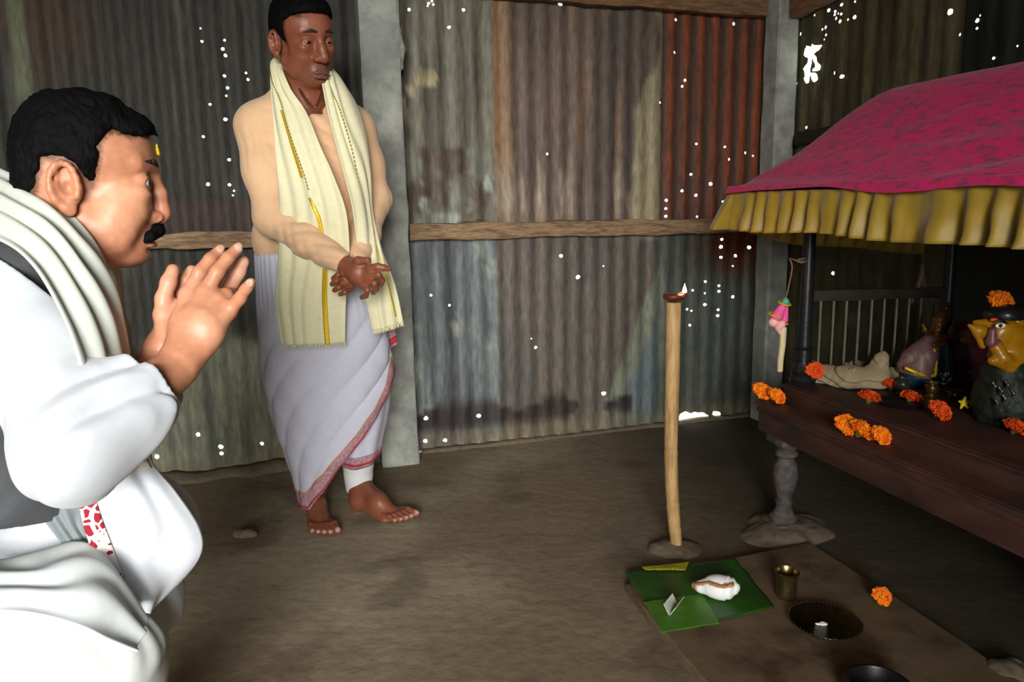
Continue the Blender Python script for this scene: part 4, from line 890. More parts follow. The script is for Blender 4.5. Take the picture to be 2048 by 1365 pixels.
    rowsL = [(at(600, 140, 2.44), at(640, 108, 2.42)), (at(640, 150, 2.26), at(668, 142, 2.33)), (at(644, 172, 2.22), at(692, 172, 2.30)), (at(652, 215, 2.21), at(715, 212, 2.29)), (at(668, 280, 2.20), at(733, 272, 2.28)), (at(688, 350, 2.18), at(742, 345, 2.27)), (at(706, 420, 2.17), at(745, 425, 2.27)), (at(716, 500, 2.19), at(765, 500, 2.25)), (at(728, 580, 2.21), at(790, 570, 2.25)), (at(745, 662, 2.22), at(806, 645, 2.25))]
    G, N, o = panel(rowsL, 2.6, 6, fold=.005); dotrow(*pathon(G, N, [(.14, .22), (.33, .32), (.5, .40), (.7, .42)]), 34, o); trim(G, N, [(.74, .70), (.85, .74), (.97, .80)], .05, MT['gold'], o)
    return p
def onclo(G, v, u):
    nr, nu = G.shape[:2]; a = np.clip(v * (nr - 1), 0, nr - 1.001); b = np.clip(u * (nu - 1), 0, nu - 1.001); i, j = int(a), int(b); a -= i; b -= j
    return (G[i, j] * (1-a) + G[i+1, j] * a) * (1-b) + (G[i, j+1] * (1-a) + G[i+1, j+1] * a) * b
def pathon(G, N, pts, n=60):
    pts = np.array(pts); vv = np.linspace(pts[0, 0], pts[-1, 0], n); uu = np.interp(vv, pts[:, 0], pts[:, 1])
    return np.array([onclo(G, v, u) for v, u in zip(vv, uu)]), np.array([onclo(N, v, u) for v, u in zip(vv, uu)])
def trim(G, N, pts, w, m, par, lab=None, n=50):
    pts = np.array(pts); out = []
    for v in np.linspace(pts[0, 0], pts[-1, 0], n):
        u = np.interp(v, pts[:, 0], pts[:, 1]); out.append([onclo(G, v, u + w * k) + onclo(N, v, u + w * k) * .0035 for k in (-.5, -.25, 0, .25, .5)])
    o = grid_mesh('gold_trim', np.array(out), m, par, .001)
    if lab: o['label'] = lab
def dotrow(L_, N_, n, par):
    n = int(n * 1.4); m = MB(); P_ = crom(L_, n)
    for i in range(n - 1): a = P_[i]; b = P_[i] * .35 + P_[i+1] * .65; m.tube([a + [0, -.004, 0], b + [0, -.004, 0]], .0020, 6)
    m.build('woven_edge', MT['oldgold'], par)
MT['oldgold'] = mat('dark_gold_thread', srgb(150, 128, 44), .6, .2)
MT['greyhair'] = mat('grey_stubble', srgb(96, 76, 70), .8, var=.3, scale=90)
MT['cordbrown'] = mat('brown_beads', srgb(92, 46, 30), .4)
MT['whitecuff'] = mat('white_cuff', srgb(228, 230, 230), .85, var=.02)
import time as _t
_a = _t.time(); person_bowing(); print('A', _t.time() - _a); _a = _t.time(); person_standing(); print('B', _t.time() - _a)

# ------------------------------------------------------------------ the altar table
AO = np.array([.787, 2.279, 0]); AF = unit([.24, -.97, 0]); AG = np.array([-AF[1], AF[0], 0])
def Al(s, d, z): return AO + AF * s + AG * d + ZV * z
RA = np.stack([AF, AG, ZV], 1); ALn = 1.45; AW = .72
altar = empty('altar_table', Al(.7, .36, 0)); tag(altar, 'dark red wooden altar table on turned legs, strewn with marigolds', 'altar')
def abox(name, s0, s1, d0, d1, z0, z1, m, bev=.004, par=None):
    mb = MB(); 
    b = MB().box((0, 0, 0), ((s1-s0)/2, (d1-d0)/2, (z1-z0)/2), None, bev); V = np.array(b.v) @ RA.T + Al((s0+s1)/2, (d0+d1)/2, (z0+z1)/2)
    mb.add(V, b.f); return mb.build(name, m, par if par is not None else altar)
abox('lower_plinth', 0, ALn, 0, AW, .372, .408, MT['altarwood'], .006)
abox('front_fascia', .004, ALn, .006, .045, .308, .374, MT['altarwood'], .004)
abox('end_fascia', .006, .045, .045, AW, .308, .374, MT['altarwood'], .004)
abox('moulding', -.004, ALn, -.006, .02, .394, .404, MT['altarwood'], .003)
abox('upper_plinth', .03, ALn, .075, AW - .01, .406, .466, MT['altarwood'], .006)
abox('upper_moulding', .024, ALn, .066, .09, .452, .462, MT['altarwood'], .003)
legprof = [(.052, .0), (.052, .03), (.040, .034), (.044, .045), (.034, .055), (.026, .07), (.024, .085), (.028, .095), (.023, .105), (.024, .12), (.034, .150), (.039, .185), (.036, .215), (.026, .235), (.024, .242), (.034, .250), (.034, .262), (.026, .268), (.040, .285), (.048, .296), (.05, .309)]
for s, d in ((.10, .05), (.10, .66), (1.36, .05), (1.36, .66)):
    c = Al(s, d, .0); mb = MB(); mb.lathe([(r, z) for r, z in legprof[2:]], c, 22); mb.box(c + [0, 0, .017], (.05, .05, .017), RA, .006); mb.box(c + [0, 0, .300], (.045, .045, .010), RA, .003); mb.build('turned_leg', MT['legwood'], altar)
ztop = .466
poles = [(.045, .135, .020), (.055, .665, .016), (1.36, .135, .018), (1.36, .665, .016)]
for s, d, r in poles:
    mb = MB(); zt = 1.07; b = Al(s, d, 0)
    mb.tube([b + [0, 0, ztop], b + [0, 0, ztop + .12], b + [0, 0, ztop + .3], b + [0, 0, zt]], [r * 1.25, r * 1.15, r, r * .85], 16)
    mb.lathe([(r*1.9, 0), (r*2.1, .012), (r*1.7, .025), (r*2.0, .04), (r*1.55, .055), (r*1.3, .07)], b + [0, 0, ztop], 20)
    mb.lathe([(r*1.2, .108), (r*1.5, .113), (r*1.2, .118)], b + [0, 0, ztop], 20); mb.build('canopy_pole', MT['pole'], altar)
bal = empty('balustrade', Al(.045, .4, ztop)); put(bal, altar)
def bbar(name, A, B, w, h, m): 
    o = rough_beam(A, B, w, h, amp=.0015, seed=3, seg=.05).build(name, m, bal); return o
bbar('top_rail', Al(.05, .15, .745), Al(.05, .66, .735), .022, .034, MT['darkbeam']); bbar('bottom_rail', Al(.05, .15, .478), Al(.05, .66, .478), .022, .022, MT['darkbeam'])
for i in range(10):
    d = .185 + i * .0475; m = MB(); m.tube([Al(.05, d, .486), Al(.05, d, .60), Al(.05, d - .001, .733)], [.0045, .0040, .0045], 8); m.build('baluster', MT['bars'], bal)

# canopy: magenta cloth over a hipped frame, mustard ruffle underneath
canopy = empty('canopy', Al(.6, .36, 1.05)); tag(canopy, 'magenta cloth canopy with mustard ruffled valance over the altar', 'canopy')
S0, S1, D0, D1 = -.135, 1.60, -.055, .80
def canz(s, d):
    ze = 1.085 - .028 * np.clip((s + .17) / 1.2, 0, 1) - .05 * np.clip((d) / .8, 0, 1) * (1 - sstep(0, .25, s - S0))
    a = np.clip((d - D0) / .36, 0, 1.0); b = np.clip((D1 - d) / .36, 0, 1.0); c = np.clip((s - S0) / .34, 0, 1.0); e = np.clip((S1 - s) / .34, 0, 1)
    t = -np.log(np.exp(-9 * a) + np.exp(-9 * b) + np.exp(-9 * c) + np.exp(-9 * e) + 1e-9) / 9; t = np.clip(t + .0, 0, 1)
    p = .20 * np.minimum(t / .28, 1) ** .8 * 1.0 + .80 * sstep(.10, 1.02, t)
    return ze + .300 * p
def canopy_cloth():
    s = np.concatenate([np.linspace(S0, .3, 90), np.linspace(.3, S1, 120)[1:]]); d = np.linspace(D0, D1, 110); SS, DD = np.meshgrid(s, d, indexing='ij'); Z = canz(SS, DD)
    q = np.stack([SS * 3, DD * 9, 0 * SS], -1); Z = Z + .006 * fbm(q, 4) + .004 * np.sin(60 * DD + 6 * fbm(q * .7, 2)) * sstep(.0, .2, fbm(q * .5 + 3, 2))
    G = AO + SS[..., None] * AF + DD[..., None] * AG + Z[..., None] * ZV
    o = grid_mesh('magenta_cover', G, MT['magenta'], canopy, .004)
    # the lip of the cover hangs a little over the edge
    P = [(a, D0) for a in np.linspace(S1, S0 + .03, 160)] + [(S0 + .03 * (1 - math.sin(t)), D0 + .03 * (1 - math.cos(t))) for t in np.linspace(0, math.pi / 2, 8)] + [(S0, a) for a in np.linspace(D0 + .03, D1, 80)]
    P = np.array(P); tan = np.gradient(P, axis=0); nr = np.stack([-tan[:, 1], tan[:, 0]], 1); nr /= np.linalg.norm(nr, axis=1)[:, None]; cen = P.mean(0); nr *= np.sign(((P - cen) * nr).sum(1))[:, None]
    arc = np.concatenate([[0], np.cumsum(np.linalg.norm(np.diff(P, axis=0), axis=1))]); 
    return P, nr, arc
Pc, Nc, Arc = canopy_cloth()
def skirt(name, h, zoff, flare, ruf, fr, m, rows=14, thick=.002, zn=0.0, seed=0, inset=0.0):
    n = len(Pc) * 6; t = np.linspace(0, Arc[-1], n); P = np.stack([np.interp(t, Arc, Pc[:, i]) for i in (0, 1)], 1); N = np.stack([np.interp(t, Arc, Nc[:, i]) for i in (0, 1)], 1)
    Pl = P[:, 0]; w = t * fr + .7 * vnoise(np.stack([t * 5, 0*t, 0*t + seed], 1)); G = []
    for k in range(rows):
        v = k / (rows - 1); amp_ = .55 + .9 * np.clip(vnoise(np.stack([t * 9, 0*t, 0*t + seed + 7], 1)) + .3, -.3, 1); wave = (np.sin(2 * np.pi * w) * .5 * amp_ + .16 * vnoise(np.stack([t * 46, 0*t + v * 1.2, 0*t + seed + 3], 1)) + .3 * vnoise(np.stack([t * 16, 0*t + v * 2.5, 0*t + seed + 13], 1))) * ruf * (.30 + .70 * v)
        off = inset + (flare + (.055 if h > .1 else 0) * (Pl < S0 + .05)) * v + wave; q = P + N * off[:, None]; z = canz(np.clip(P[:, 0], S0, S1), np.clip(P[:, 1], D0, D1)) + zoff - h * (1 + (.42 if h > .1 else 0) * sstep(D0 + .03, D0 + .35, P[:, 1]) * (P[:, 0] < S0 + .05)) * v * (1 + zn * vnoise(np.stack([t * 4, 0*t, 0*t + seed + 9], 1)))
        G.append(AO + q[:, :1] * AF + q[:, 1:] * AG + z[:, None] * ZV)
    return grid_mesh(name, np.array(G), m, canopy, thick)
skirt('cover_lip', .020, .006, .012, .004, 6, MT['magenta'], 6, .003, .6, 1, .004)
skirt('lining_band', .03, -.004, .0, .001, 3, MT['greyband'], 3, .002, 0, 2, -.022)
vl = skirt('valance', .118, -.012, .010, .026, 15, MT['mustard'], 16, .002, .06, 5); 
# hem thread
# hanging ornament beside the front pole
orn = empty('hanging_ornament', at(1562, 600, 2.26)); tag(orn, 'pink foam ornament and pale stick hung by a cord beside the altar pole', 'ornament')
Y_ = 2.25
m = MB(); m.tube(crom([at(1610, 523, 2.22), at(1592, 521, 2.21), at(1579, 517, 2.24), at(1583, 526, 2.24), at(1584, 540, 2.24), at(1578, 570, 2.25), at(1572, 598, 2.25)], 24), .0022, 6); m.tube(crom([at(1592, 521, 2.21), at(1603, 526, 2.195), at(1613, 522, 2.21), at(1612, 518, 2.25), at(1596, 518, 2.25)], 14), .0022, 6); m.build('cord', MT['cord'], orn)
m = MB(); m.lathe([(.004, -.010), (.011, -.006), (.012, .0), (.008, .008), (.003, .012)], at(1571, 603, Y_), 14); m.build('teal_bead', MT['teal'], orn)
def ring(name, c, r, tr, m, tilt=(.2, -.1, 1)):
    fr_ = Frame((0, 0, 0), (1, 0, -.2), tilt).R; o = MB(); o.tube([c + fr_ @ np.array([r*math.cos(t), r*math.sin(t), 0]) for t in np.linspace(0, 2*math.pi, 22)], tr, 6, False); return o.build(name, m, orn)
ring('yellow_ring', at(1569, 607, Y_), .019, .0025, MT['yellow'], (-.3, -.2, 1)); ring('yellow_ring', at(1551, 630, Y_), .021, .0025, MT['yellow'], (-.1, -.2, 1)); ring('yellow_ring', at(1569, 647, Y_ + .01), .011, .0022, MT['yellow'])
S = Sdf(); S.chain([at(1566, 610, Y_), at(1554, 633, Y_)], [.010, .019], .006); S.chain([at(1571, 610, Y_ + .005), at(1568, 640, Y_ + .005)], [.009, .013], .006); S.mesh('pink_cone', .0018, MT['pink'], orn)
S = Sdf(); S.ell(at(1548, 645, Y_), (.017, .016, .016), None, .006); S.ell(at(1562, 650, Y_), (.015, .013, .016), None, .008); S.chain([at(1556, 656, Y_), at(1562, 668, Y_)], [.010, .006], .006); S.mesh('pale_pink_ball', .0018, MT['lightpink'], orn)
m = MB(); m.tube([at(1567, 655, Y_), at(1565, 690, Y_), at(1561, 720, Y_), at(1560, 742, Y_ + .01)], [.0105, .0100, .0095, .009], 10); m.build('pale_stick', MT['palewood'], orn)
tie = empty('cloth_tie', at(1845, 530, 2.46)); tag(tie, 'small dusty pink cloth tassel hanging by the rear altar pole', 'tassel')
S = Sdf(); S.chain([at(1846, 528, 2.46), at(1842, 556, 2.46), at(1834, 585, 2.46)], [.006, .008, .012], .01); S.chain([at(1846, 545, 2.46), at(1850, 580, 2.46)], [.006, .008], .01); S.ell(at(1829, 600, 2.46), (.018, .012, .02), None, .01); S.mesh('knotted_strip', .003, MT['dusky'], tie)
m = MB(); m.tube([at(1846, 530, 2.46), at(1848, 500, 2.47), at(1852, 480, 2.48)], .0018, 6); m.build('cord', MT['cord'], tie)

# ------------------------------------------------------------------ marigolds
def marigold(m, name='marigold'):
    root = empty(name); rg = np.random.RandomState(5); V = []; Fc = []; n = 170
    for k in range(n):
        u = (k + .5) / n; th = k * 2.39996; ph = math.acos(1 - 1.28 * u)     # from the top down past the equator
        d = np.array([math.sin(ph) * math.cos(th), math.sin(ph) * math.sin(th), math.cos(ph)]); tg = np.array([-math.sin(th), math.cos(th), 0]); upd = np.cross(d, tg)
        r0 = .45; r1 = (.80 + .24 * math.sin(ph)) * (1 + .10 * rg.normal()); w = .17 * (1 + .25 * rg.normal()); b = len(V); tw = rg.normal() * .5; tg2 = tg * math.cos(tw) + upd * math.sin(tw)
        for i, (t, ww, cv) in enumerate([(0, .35, 0), (.55, .9, .05), (.85, 1.15, .10), (1, .75, .02)]):
            c = d * (r0 + (r1 - r0) * t) * np.array([1, 1, .72]) + upd * cv * (1 if rg.rand() < .5 else -1)
            for j, sg in enumerate((-1, -.35, .35, 1)): V.append((c + tg2 * w * ww * sg + d * (.05 * (-1) ** j * t)) * .0245)
        for i in range(3):
            for j in range(3): Fc.append((b+i*4+j, b+i*4+j+1, b+(i+1)*4+j+1, b+(i+1)*4+j))
    co = MB().lathe([(.0, -.010), (.012, -.010), (.019, -.004), (.0185, .004), (.013, .010), (.0, .0125)], (0, 0, 0), 16); b = len(V); V += co.v; Fc += [tuple(b + i for i in f) for f in co.f]
    P_ = new_mesh('petals', V, Fc, m, root)
    c = MB().lathe([(.002, -.020), (.004, -.018), (.007, -.014), (.009, -.008), (.008, .0)], (0, 0, 0), 10).build('calyx', MT['green'], root)
    return root
mg = marigold(MT['orange']); mg2 = marigold(MT['orange2'])
def place_flower(src, first, P, sc, tilt, label, group):
    if first: o = src
    else:
        o = src.copy(); C.objects.link(o)
        for ch in list(src.children): c = ch.copy(); C.objects.link(c); c.parent = o
    o.location = tuple(map(float, P)); o.scale = (sc,) * 3; o.rotation_euler = (-tilt[0], tilt[1], tilt[2] * .3); o['label'] = label; o['category'] = 'flower'; o['group'] = group
    return o
LEDGE = 'marigolds on the altar ledge'; TOPG = 'marigolds on the altar top'
fl = [(mg, (1524, 783), .408, 1.12, (-.5, .4, 0), 'bright orange marigold at the very left end of the altar ledge', LEDGE),
 (mg, (1554, 793), .408, 1.0, (-.6, .3, 1), 'bright orange marigold second along the ledge, right of the end one', LEDGE),
 (mg, (1695, 851), .408, 1.08, (-.7, -.2, 2), 'bright orange marigold leftmost of the trio mid ledge', LEDGE),
 (mg, (1725, 861), .408, 1.10, (-.6, .2, 3), 'bright orange marigold in the middle of the trio on the ledge', LEDGE),
 (mg, (1763, 872), .408, .92, (-.7, .3, .5), 'smaller orange marigold rightmost of the trio on the ledge', LEDGE),
 (mg2, (1631, 741), .497, .88, (-.9, -.6, 1), 'orange marigold lying on the beige cloth bundle', TOPG),
 (mg2, (1785, 769), .466, .95, (-.2, .1, 2), 'deep orange marigold between beige cloth and silver vessel', TOPG),
 (mg2, (1740, 794), .466, .95, (-.2, .2, 3), 'deep orange marigold near the front edge, below the beige cloth', TOPG),
 (mg2, (1822, 794), .466, .92, (-.3, .2, 4), 'deep orange marigold under the foot of the gilt figurine', TOPG),
 (mg2, (1881, 822), .466, 1.0, (-.7, .2, 1), 'large deep orange marigold on the edge right of the black tray', TOPG),
 (mg2, (2033, 855), .466, .9, (-.4, .2, 2), 'deep orange marigold by the right edge of the altar top', TOPG)]
seen = set()
for src, (x, y), z, sc, tl, lab, grp in fl:
    P = hz(x, y, z + .022 * sc); place_flower(src, id(src) not in seen, P, sc * 1.12, tl, lab, grp); seen.add(id(src))
place_flower(mg, False, hz(1765, 1193, .044), .86, (-.75, -.25, 1.2), 'single orange marigold lying on the cement slab', 'marigolds')
idolY = 1.80
place_flower(mg, False, at(2003, 604, idolY), 1.12, (-.9, .0, .3), 'orange marigold on top of the yellow idol head', 'marigolds')

# ------------------------------------------------------------------ cloth bundle, tray, figures on the altar
S = Sdf(); bb = lambda x, y, Y: at(x, y, Y)
c0, c1, c2, c3 = hz(1640, 750, .49), hz(1700, 760, .49), hz(1750, 760, .49), hz(1780, 752, .49)
S.chain([c0, c1, c2, c3], [.034, .036, .036, .028], .03); S.ell(hz(1620, 738, .49), (.03, .03, .025), None, .03); S.chain([c2, at(1762, 722, c2[1] + .01), at(1768, 708, c2[1] + .01)], [.034, .020, .008], .02); S.ell(hz(1720, 745, .485) + [0, .03, 0], (.05, .03, .03), None, .03)
S.fn(folds(.0075, 260, (.1, .6, -1.), seed=101, warp=.8), 'd'); S.fn(lambda P: .005 * fbm(P * 22, 3), 'd'); S.fn(lambda P: (ztop + .001 - P[..., 2]).astype(np.float32), '&', .002)
o = S.mesh('cloth_bundle', .0018, MT['beige'], smooth=1); tag(o, 'crumpled beige muslin bundle on the left end of the altar', 'cloth')
m = MB(); cT = hz(1798, 808, ztop + .003); m.lathe([(.055, 0), (.062, .006), (.064, .010), (.058, .011), (.05, .005)], cT, 30); o = m.build('black_tray', MT['black']); tag(o, 'small flat black dish on the altar front edge', 'dish')
def vessel(x, y, r, h, lab, m='tinsel'):
    c = hz(x, y, ztop); mb = MB().lathe([(r*.8, 0.001), (r*.85, .004), (r*.55, h*.2), (r, h*.5), (r*.95, h*.75), (r*.7, h*.85), (r*.9, h), (r*.8, h), (r*.6, h*.8)], c, 20)
    o = mb.build('small_vessel', MT[m]); return tag(o, lab, 'vessel', 'small vessels on the altar')
vessel(1803, 790, .022, .05, 'small glittering vessel below the pink drape, left one'); vessel(1862, 795, .020, .045, 'small brassy pot right of the drape hem', 'brass'); vessel(1908, 800, .020, .03, 'low pale cup behind the large marigold')

gf = empty('gilt_figurine', hz(1832, 770, ztop)); tag(gf, 'gilt figurine with pointed crown in dusky pink drape', 'figurine')
gy = hz(1832, 772, ztop)[1]; A = lambda x, y, dy=0: at(x, y, gy + dy)
S = Sdf(); S.chain([A(1897, 605), A(1893, 616), A(1889, 627)], [.0015, .007, .012], .004); S.mesh('crown_tip', .0015, MT['brass'], gf)
S = Sdf(); S.ell(A(1880, 640), (.021, .021, .024), None, .006); S.ell(A(1886, 626), (.013, .013, .012), None, .01); S.ell(A(1877, 652), (.018, .016, .012), None, .008); S.chain([A(1875, 655), A(1868, 680)], [.014, .026], .012); S.chain([A(1862, 672, -.01), A(1850, 660, -.02), A(1846, 650, -.02)], [.009, .007, .006], .006); S.chain([A(1892, 672, -.01), A(1886, 688, -.03), A(1868, 690, -.035)], [.009, .008, .007], .006)
S.ell(A(1896, 642), (.005, .006, .008), None, .003); S.fn(lambda P: .0015 * fbm(P * 120, 2), 'd'); S.mesh('torso', .0018, MT['idolgold'], gf)
S = Sdf(); S.chain([A(1866, 680), A(1845, 712), A(1828, 745)], [.024, .040, .052], .02); S.chain([A(1858, 676, -.01), A(1820, 712), A(1800, 728)], [.012, .020, .010], .015); S.fn(folds(.003, 150, (1, 0, .5), seed=5), 'd'); S.fn(lambda P: (A(1830, 752)[2] + .25 * (A(1830, 752)[0] - P[..., 0]) - P[..., 2]).astype(np.float32), '&', .003); S.mesh('pink_drape', .002, MT['dusky'], gf)
S = Sdf(); S.chain([A(1812, 737, -.04), A(1830, 745, -.052), A(1850, 752, -.045), A(1868, 752, -.03)], .0055, .003); S.chain([A(1868, 700, -.035), A(1872, 725, -.035), A(1871, 748, -.03)], .0045, .003); S.mesh('gold_hem', .0015, MT['gold'], gf)
S = Sdf(); S.chain([A(1832, 752), A(1838, 775)], [.046, .040], .01); S.fn(lambda P: .002 * fbm(P * 90, 2), 'd'); S.fn(lambda P: (ztop + .001 - P[..., 2]).astype(np.float32), '&', .001); S.mesh('blue_skirt', .0024, MT['blue'], gf)
bf = empty('blue_figure', hz(1890, 780, ztop)); tag(bf, 'small figure wrapped in blue silk and tinsel beside the gilt one', 'figurine'); by = gy + .02
A = lambda x, y, dy=0: at(x, y, by + dy)
S = Sdf(); S.chain([A(1890, 700), A(1895, 730), A(1893, 755)], [.026, .030, .030], .01); S.ell(A(1888, 684), (.018, .02, .02), None, .01); S.fn(folds(.002, 160, (1, 0, 0), seed=8), 'd'); S.mesh('blue_wrap', .0022, MT['blue'], bf)
S = Sdf(); S.chain([A(1892, 750), A(1890, 785)], [.033, .034], .01); S.fn(lambda P: .004 * fbm(P * 120, 3), 'd'); S.fn(lambda P: (ztop + .001 - P[..., 2]).astype(np.float32), '&', .001); S.mesh('tinsel_base', .002, MT['tinsel'], bf)
cr = empty('crimson_bundle', hz(1935, 790, ztop)); tag(cr, 'crimson silk bundle with yellow spots between the figures', 'cloth'); cy_ = gy + .03
A = lambda x, y, dy=0: at(x, y, cy_ + dy)
S = Sdf(); S.chain([A(1925, 668), A(1930, 710), A(1930, 760), A(1935, 785)], [.040, .052, .055, .05], .03); S.fn(folds(.005, 80, (1, .2, .7), seed=9), 'd'); S.fn(lambda P: (ztop + .001 - P[..., 2]).astype(np.float32), '&', .001); S.mesh('silk', .003, MT['crimson'], cr)
for (x, y, r) in ((1930, 680, .015), (1950, 748, .022), (1937, 742, .012)): S = Sdf(); S.ell(A(x, y, -.045), (r, .012, r * .8), None, .004); S.mesh('yellow_spot', .0018, MT['idolyellow'], cr)
# the yellow idol
idol = empty('yellow_idol', at(2000, 830, idolY)); tag(idol, 'yellow enamelled idol head with painted eye and folded arms', 'idol')
A = lambda x, y, dy=0: at(x, y, idolY + dy)
S = Sdf(); S.ell(A(2000, 660), (.040, .040, .034), None, .01); S.ell(A(2022, 672), (.036, .040, .038), None, .02); S.chain([A(1992, 680, -.01), A(2030, 690, .0)], [.022, .03], .02)
S.ell(A(2020, 712), (.052, .045, .030), None, .02); S.chain([A(1992, 695, -.035), A(2006, 716, -.045), A(2044, 738, -.03)], [.016, .015, .013], .008); S.chain([A(2048, 712, -.03), A(2020, 735, -.04), A(1985, 722, -.04)], [.015, .013, .011], .008); S.ell(A(2015, 740), (.056, .045, .020), None, .015)
S.fn(lambda P: .0008 * fbm(P * 60, 2), 'd'); S.mesh('figure', .0019, MT['idolyellow'], idol)
S = Sdf(); S.chain([A(1938, 651, -.01), A(1958, 662, -.01), A(1975, 668, -.01)], [.004, .014, .014], .01); S.chain([A(1945, 656, -.015), A(1965, 692, -.015)], [.004, .008], .008); S.chain([A(1950, 645), A(1975, 648)], [.006, .014], .01); S.mesh('beak', .0018, MT['idolyellow'], idol)
S = Sdf(); S.chain([A(1985, 662, -.035), A(1983, 685, -.035)], [.009, .014], .008); S.ell(A(1992, 684, -.03), (.012, .012, .010), None, .006); S.mesh('nose', .0018, MT['idolmauve'], idol)
S = Sdf(); S.ell(A(2038, 646, -.02), (.014, .008, .017), None, .004); S.mesh('ear', .0018, MT['idolyellow'], idol)
m = MB(); m.lathe([(.044, -.004), (.047, .004), (.044, .018), (.034, .028), (.02, .034)], A(2008, 634), 26); m.build('headdress', MT['idolblack'], idol)
S = Sdf(); S.ell(A(2001, 652, -.040), (.013, .004, .0065), None, .001); S.mesh('eye_white', .0009, MT['shell'], idol); S = Sdf(); S.ell(A(2001, 652, -.0435), (.0048, .003, .0048), None, .001); S.mesh('pupil', .0007, MT['black'], idol)
S = Sdf(); S.chain([A(1988, 643, -.036), A(2003, 641, -.042), A(2018, 648, -.038)], [.0015, .0024, .0012], .002); S.mesh('eyebrow', .0009, MT['black'], idol)
S = Sdf(); S.ell(A(1988, 640, -.026), (.010, .006, .005), None, .004); S.mesh('orange_mark', .0014, MT['orange2'], idol)
S = Sdf(); S.chain([A(2015, 745), A(2015, 800), A(2010, 838)], [.058, .072, .07], .03); S.fn(lambda P: .006 * fbm(P * 50, 4), 'd'); S.fn(lambda P: (ztop + .001 - P[..., 2]).astype(np.float32), '&', .001); S.mesh('dark_robe', .003, MT['darkgreen'], idol)
S = Sdf()
for x, y in ((1985, 765), (1998, 775), (2010, 762), (2022, 780), (2005, 790), (1990, 800)): S.chain([A(x, y, -.066), A(x + 6, y + 8, -.07), A(x + 3, y + 16, -.07)], [.003, .004, .002], .003)
S.mesh('silver_trim', .0014, MT['tinsel'], idol)
S = Sdf(); c = hz(1955, 815, ztop); S.ell(c + [0, 0, .012], (.045, .035, .022), None, .01); S.ell(c + [-.03, -.02, .01], (.03, .025, .016), None, .01); S.fn(lambda P: .007 * fbm(P * 60, 4), 'd'); S.fn(lambda P: (ztop + .0005 - P[..., 2]).astype(np.float32), '&', .001)
o = S.mesh('offering_leaves', .0024, MT['darkgreen']); tag(o, 'low heap of dark green leaves before the crimson bundle', 'leaves')
S = Sdf(); c = hz(1927, 806, ztop + .03)
for k in range(5): t = k * 2 * math.pi / 5 + .3; S.chain([c, c + np.array([math.cos(t) * .016, -.006, math.sin(t) * .016])], [.006, .003], .003)
o = S.mesh('yellow_blossom', .0014, MT['yellow']); tag(o, 'tiny yellow star blossom on the leaf heap', 'flower')

# ------------------------------------------------------------------ lamp on its bamboo
lamp_xy = hz(1353, 1100, 0); LY = lamp_xy[1]
bs = empty('bamboo_stand', lamp_xy); tag(bs, 'upright bamboo pole set in mud, carrying the small oil lamp', 'lamp stand')
ctrl = [(1347, 605), (1346, 660), (1345, 740), (1343, 830), (1342, 905), (1344, 980), (1348, 1040), (1352, 1080), (1354, 1108)]
rad = [.0220, .0215, .0210, .0205, .0200, .0195, .0192, .0175, .0170]; pts = crom([at(x, y, LY) for x, y in ctrl], 110); rr = list(np.interp(np.linspace(0, 8, 110), range(9), rad))
zs = np.array([q[2] for q in pts])
for y0 in (905, 1062, 1010, 690): 
    z0 = at(1345, y0, LY)[2]; rr = [r * (1 + (.06 if y0 in (905, 1062) else .02) * math.exp(-((z - z0) / .006) ** 2) - .05 * math.exp(-((z - z0 - .012) / .005) ** 2)) for r, z in zip(rr, zs)]
m = MB(); m.tube(pts, rr, 22); m.build('bamboo_pole', MT['bamboo'], bs)
S = Sdf(); S.ell(lamp_xy + [0, 0, .0], (.075, .065, .020), None, .02); S.ell(lamp_xy + [-.04, .0, 0], (.05, .04, .014), None, .02); S.fn(lambda P: .006 * fbm(P * 30, 3), 'd'); S.fn(lambda P: (-.004 - P[..., 2]).astype(np.float32), '&', .001); S.mesh('mud_foot', .003, MT['mudlump'], bs)
lampt = at(1347, 603, LY); ol = empty('oil_lamp', lampt); tag(ol, 'small clay oil lamp burning on top of the bamboo pole', 'lamp')
S = Sdf(); c = lampt + [0, 0, .014]; S.ell(c, (.030, .028, .015), None, .004); S.chain([c + [.018, 0, .004], c + [.034, -.002, .010]], [.010, .006], .008); S.ell(c + [0, 0, .012], (.024, .022, .012), None, .003, '-'); S.chain([c + [.02, 0, .014], c + [.036, -.002, .018]], [.005, .004], .003, '-'); S.mesh('clay_saucer', .0013, MT['clay'], ol)
m = MB(); m.lathe([(.020, 0), (.021, .003), (.017, .004), (.002, .004)], c + [0, 0, .002], 18); m.build('oil', MT['black'], ol)
fp = at(1369, 588, LY - .003); m = MB(); m.tube([c + [.012, 0, .006], c + [.028, -.002, .014], fp + [0, 0, -.003]], .0018, 6); m.build('wick', MT['white'], ol)
m = MB(); m.lathe([(.0008, -.004), (.0052, .001), (.0066, .007), (.0052, .014), (.0024, .022), (.0004, .029)], fp, 14); m.build('flame', MT['flame'], ol)
l = bpy.data.lights.new('flame_light', 'POINT'); l.energy = .35; l.color = (1, .55, .25); l.shadow_soft_size = .006; lo_ = bpy.data.objects.new('flame_light', l); C.objects.link(lo_); lo_.location = tuple(fp + [.012, -.006, .03]); put(lo_, ol)

